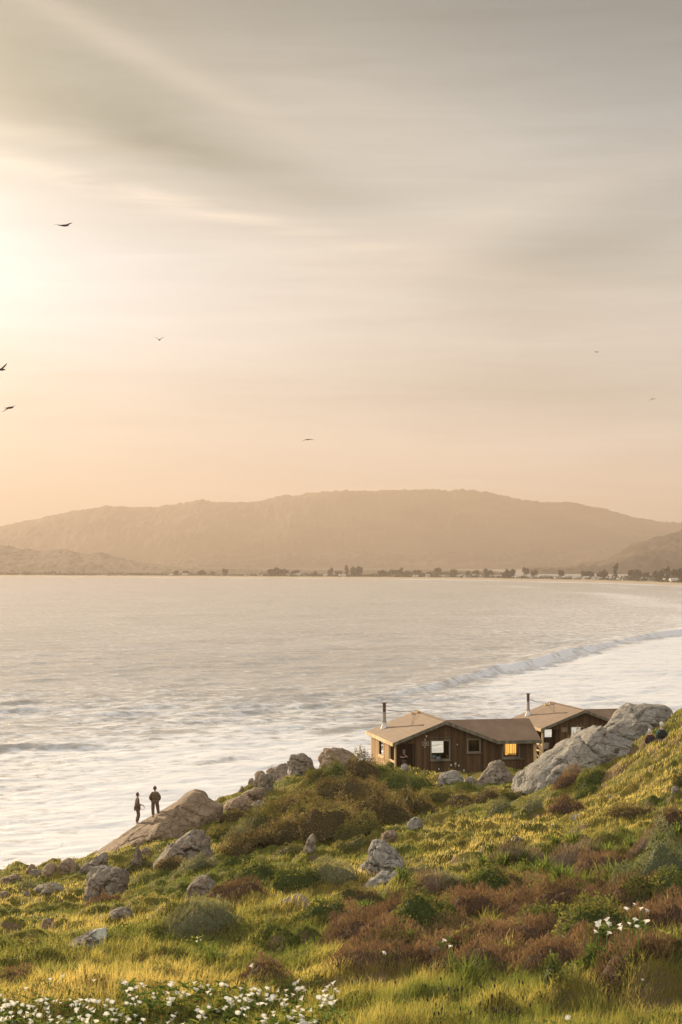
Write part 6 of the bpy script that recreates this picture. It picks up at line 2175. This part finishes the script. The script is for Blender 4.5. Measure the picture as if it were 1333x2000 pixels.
# left man: seen from the right side, head turned up to the right, strap dangling from his hands
Jl = pose(look=(0, .97, .22), head=(0, .045, 1.63), neck=(0, .02, 1.52), neckb=(0, .0, 1.45), chest=(0, -.01, 1.30), pelvis=(0, .0, .95),
          ell=(-.22, -.05, 1.14), elr=(.22, -.04, 1.14), wrl=(-.10, .20, 1.06), wrr=(.12, .22, 1.07), hdl=(.1, 1, 0), hdr=(-.1, 1, 0),
          knl=(-.10, .07, .52), knr=(.10, .09, .52), anl=(-.10, -.05, .10), anr=(.10, -.02, .10), ftl=(-.11, .10, .035), ftr=(.11, .13, .035))
manL, pL = man_on_slab(268.5, 1609, 93, R(-80), 'man in grey-brown sweater on the rock slab, in profile holding a strap', Jl,
                       dict(skin=skin_, top=jk2, legs=tr1, shoe=shoe2, hair=hbr, dark=dk, lip=lip), 1.02)
Jr = pose(shl=(-.175, 0, 1.37), shr=(.175, 0, 1.37), ell=(-.275, -.03, 1.11), elr=(.285, -.03, 1.12), wrl=(-.21, .09, .93), wrr=(.24, .10, .93),
          hpl=(-.10, 0, .90), hpr=(.10, 0, .90), knl=(-.115, .0, .50), knr=(.165, .02, .52), anl=(-.10, -.01, .08), anr=(.20, .0, .19), ftl=(-.12, .13, .02), ftr=(.23, .13, .13), hem=(0, 0, .86))
manR, pR = man_on_slab(303, 1595.5, 94, R(6), 'man in dark brown jacket standing with his back to us on the rock slab', Jr,
                       dict(skin=skin_, top=jk1, legs=tr1, shoe=shoe, hair=hbr, dark=dk, lip=lip), 0.98, cloth=.036)
# strap in the left man's hands
mb = MB()
c_, s_a = math.cos(R(-80)), math.sin(R(-80))
def mw(x, y, z, o=pL): return (o[0] + c_ * x - s_a * y, o[1] + s_a * x + c_ * y, o[2] + z * 1.02)
mb.tube([mw(0, .28, 1.07), mw(.02, .36, .98), mw(.04, .40, .88), mw(.04, .36, .80), mw(.02, .28, .80), mw(0, .20, .86), mw(0, .17, .98), mw(0, .22, 1.06)], .009, 6)
mb.tube([mw(0, .31, 1.07), mw(0, .41, .98), mw(0, .44, .86)], .010, 6)
tag(mb.build('strap', plain('grey_strap', (0.25, 0.2, 0.16), 0.8)), 'thin looped strap hanging from the left man\'s hands', 'strap')

# man in the cabin porch, drinking
Jp = pose(look=(-.55, .83, 0), ell=(-.27, .10, 1.18), elr=(.25, .08, 1.17), wrl=(-.03, .26, 1.43), wrr=(-.12, .25, 1.22), hdl=(.3, .2, 1), hdr=(-1, .2, .3), knl=(-.12, .05, .5), knr=(.08, .0, .5))
pp = l2w(C1, 11.6, U1(790, .9), .9, 0.0)
person(pp, R(165), 'balding man in dark short-sleeved shirt drinking in the near cabin porch', Jp,
       dict(skin=skin2, top=plain('black_shirt', (0.03, 0.025, 0.022), .9), legs=tr1, shoe=shoe, hair=hgr, dark=dk, lip=lip), sleeves=False, bald=True)
mugp = l2w(C1, 11.6, U1(790, .9) + .02, .9 - .30, 1.50)
# the two walkers by the outcrop
xm, ym = (1293 - CX) / F * 82.5, 82.5
zh = CAMZ - (1411 - HY) / F * 82.5
Jm = pose(look=(-.5, .86, 0), ell=(-.27, -.02, 1.14), elr=(.30, -.03, 1.14), wrl=(-.23, .10, .92), wrr=(.22, .14, .95))
person((xm, ym, max(zh - 1.76, float(gz(xm, ym)) - .05)), R(8), 'white-haired man in black vest over green sleeves walking beside the grey outcrop', Jm,
       dict(skin=skin2, top=plain('green_sweater', (0.07, 0.12, 0.09), .9, .15, 14), vest=plain('black_vest', (0.022, 0.018, 0.016), .8), legs=plain('grey_trousers', (0.22, 0.20, 0.19), .9), shoe=shoe, hair=hgr, dark=dk, lip=lip), hair='bushy')
xw, yw = (1270.5 - CX) / F * 83.2, 83.2
zw = CAMZ - (1424 - HY) / F * 83.2
Jw = pose(look=(-.85, .5, -.1), ell=(-.24, .0, 1.15), elr=(.26, -.02, 1.13), wrl=(-.20, .16, .98), wrr=(.2, .14, .95), head=(-.03, .05, 1.61))
o = person((xw, yw, max(zw - 1.60, float(gz(xw, yw)) - .25)), R(4), 'shorter grey-haired person in dark red top half hidden behind the rock', Jw,
           dict(skin=skin2, top=plain('dark_red_jacket', (0.11, 0.035, 0.03), .9, .15, 14), vest=plain('dark_blue_vest', (0.03, 0.03, 0.04), .8), legs=tr1, shoe=shoe, hair=hgr, dark=dk, lip=lip), hair='bushy')
o.scale = (.91,) * 3

# ------------------------------------------------------------------ gulls
gull_m = plain('gull_feathers', (0.05, 0.038, 0.03), 0.8, .3, 3)
gull_b = plain('gull_beak', (0.4, 0.25, 0.06), 0.5)


def gull(px, py, d, left, right, bodyl, yaw, label):
    """left/right: wing joint offsets in photo pixels (dx, dy up) for wrist and tip"""
    c = P(px, py, d); k = d / F
    mb = MB()
    # body, along its heading
    hd = Vector((math.sin(yaw), math.cos(yaw), 0.0))
    L = bodyl
    sec = [(-.62, .010), (-.50, .030), (-.25, .070), (0, .095), (.22, .085), (.34, .058), (.42, .055), (.50, .035), (.56, .012)]
    mb.tube([tuple(hd * (t * L * 1.15) + Vector((0, 0, .04 * t))) for t, r in sec], [r * L / .5 * .85 for t, r in sec], 12)
    # tail fan
    sd_ = Vector((hd.y, -hd.x, 0))
    q0 = hd * (-.52 * L); q1 = hd * (-.88 * L)
    mb.hexa([tuple(q0 - sd_ * .03 + Vector((0, 0, -.008))), tuple(q0 + sd_ * .03 + Vector((0, 0, -.008))), tuple(q1 + sd_ * .085 + Vector((0, 0, -.004))), tuple(q1 - sd_ * .085 + Vector((0, 0, -.004))),
             tuple(q0 - sd_ * .03 + Vector((0, 0, .008))), tuple(q0 + sd_ * .03 + Vector((0, 0, .008))), tuple(q1 + sd_ * .085 + Vector((0, 0, .004))), tuple(q1 - sd_ * .085 + Vector((0, 0, .004)))])
    for wing in (left, right):
        if not wing: continue
        (ax, ay), (bx_, by_) = wing
        pts = [Vector((0, 0, .02)), Vector((ax * k * .5, .01, ay * k * .55)), Vector((ax * k, .05, ay * k)), Vector(((ax + bx_) / 2 * k, -.02, (ay + by_) / 2 * k + .015)), Vector((bx_ * k, -.16, by_ * k))]
        ch = [.30, .30, .27, .19, .03]
        rings = []
        fwd = Vector((hd.x * .2, hd.y, 0)).normalized()
        for p, cc in zip(pts, ch):
            fw = fwd * cc
            rings += [tuple(p + fw * .45), tuple(p + fw * .1 + Vector((0, 0, .020 * cc / .2))), tuple(p - fw * .55), tuple(p + fw * .1 - Vector((0, 0, .016 * cc / .2)))]
        fs = []
        for i in range(4):
            for j in range(4):
                a = i * 4 + j; b = i * 4 + (j + 1) % 4
                fs.append((a, b, b + 4, a + 4))
        fs.append((16, 17, 18, 19))
        mb.add(rings, f4=fs)
    o = mb.build('seagull', gull_m, smooth=True)
    o.location = tuple(c)
    tag(o, label, 'gull', 'gulls soaring over the bay')
    b = MB(); b.tube([tuple(hd * (.60 * L) + Vector((0, 0, .02))), tuple(hd * (.74 * L) + Vector((0, 0, .0)))], [.018, .004], 6)
    b.build('beak', gull_b, o)
    return o


gull(126, 440.5, 126, ((-8, 1.2), (-18.5, .6)), ((7, 2.2), (16.5, 5.0)), .52, R(70), 'highest gull, gliding with wings nearly level in the upper left sky')
gull(312, 664, 200, ((-5, 4.0), (-10.5, 5.0)), ((4, 3.4), (11, 6)), .5, R(10), 'gull with both wings raised in a shallow V, left of centre')
gull(3, 722, 128, ((-8, 5), (-16, 9)), ((6, 6.5), (12.5, 12.5)), .52, R(60), 'gull cut by the left edge with one wing pointing steeply up')
gull(19, 796.5, 128, ((-7, -3.6), (-14.5, -9.5)), ((6, 3.0), (15, 3.6)), .52, R(100), 'lowest left gull, banked with one wing pointing down')
gull(602, 858.5, 165, ((-6, -.5), (-12, -4.2)), ((6, .4), (13, -1.8)), .42, R(15), 'gull in the centre low above the hills with drooping wing tips')
gull(1166, 687.5, 330, ((-3, .9), (-6, 1.2)), ((2.8, .6), (6, .6)), .5, R(60), 'smallest and most distant gull in the right sky')
gull(1274, 779.5, 230, ((-3.6, -2), (-7, -7)), ((4, 1.2), (9, -1.0)), .46, R(10), 'gull at the far right with one wing hanging')
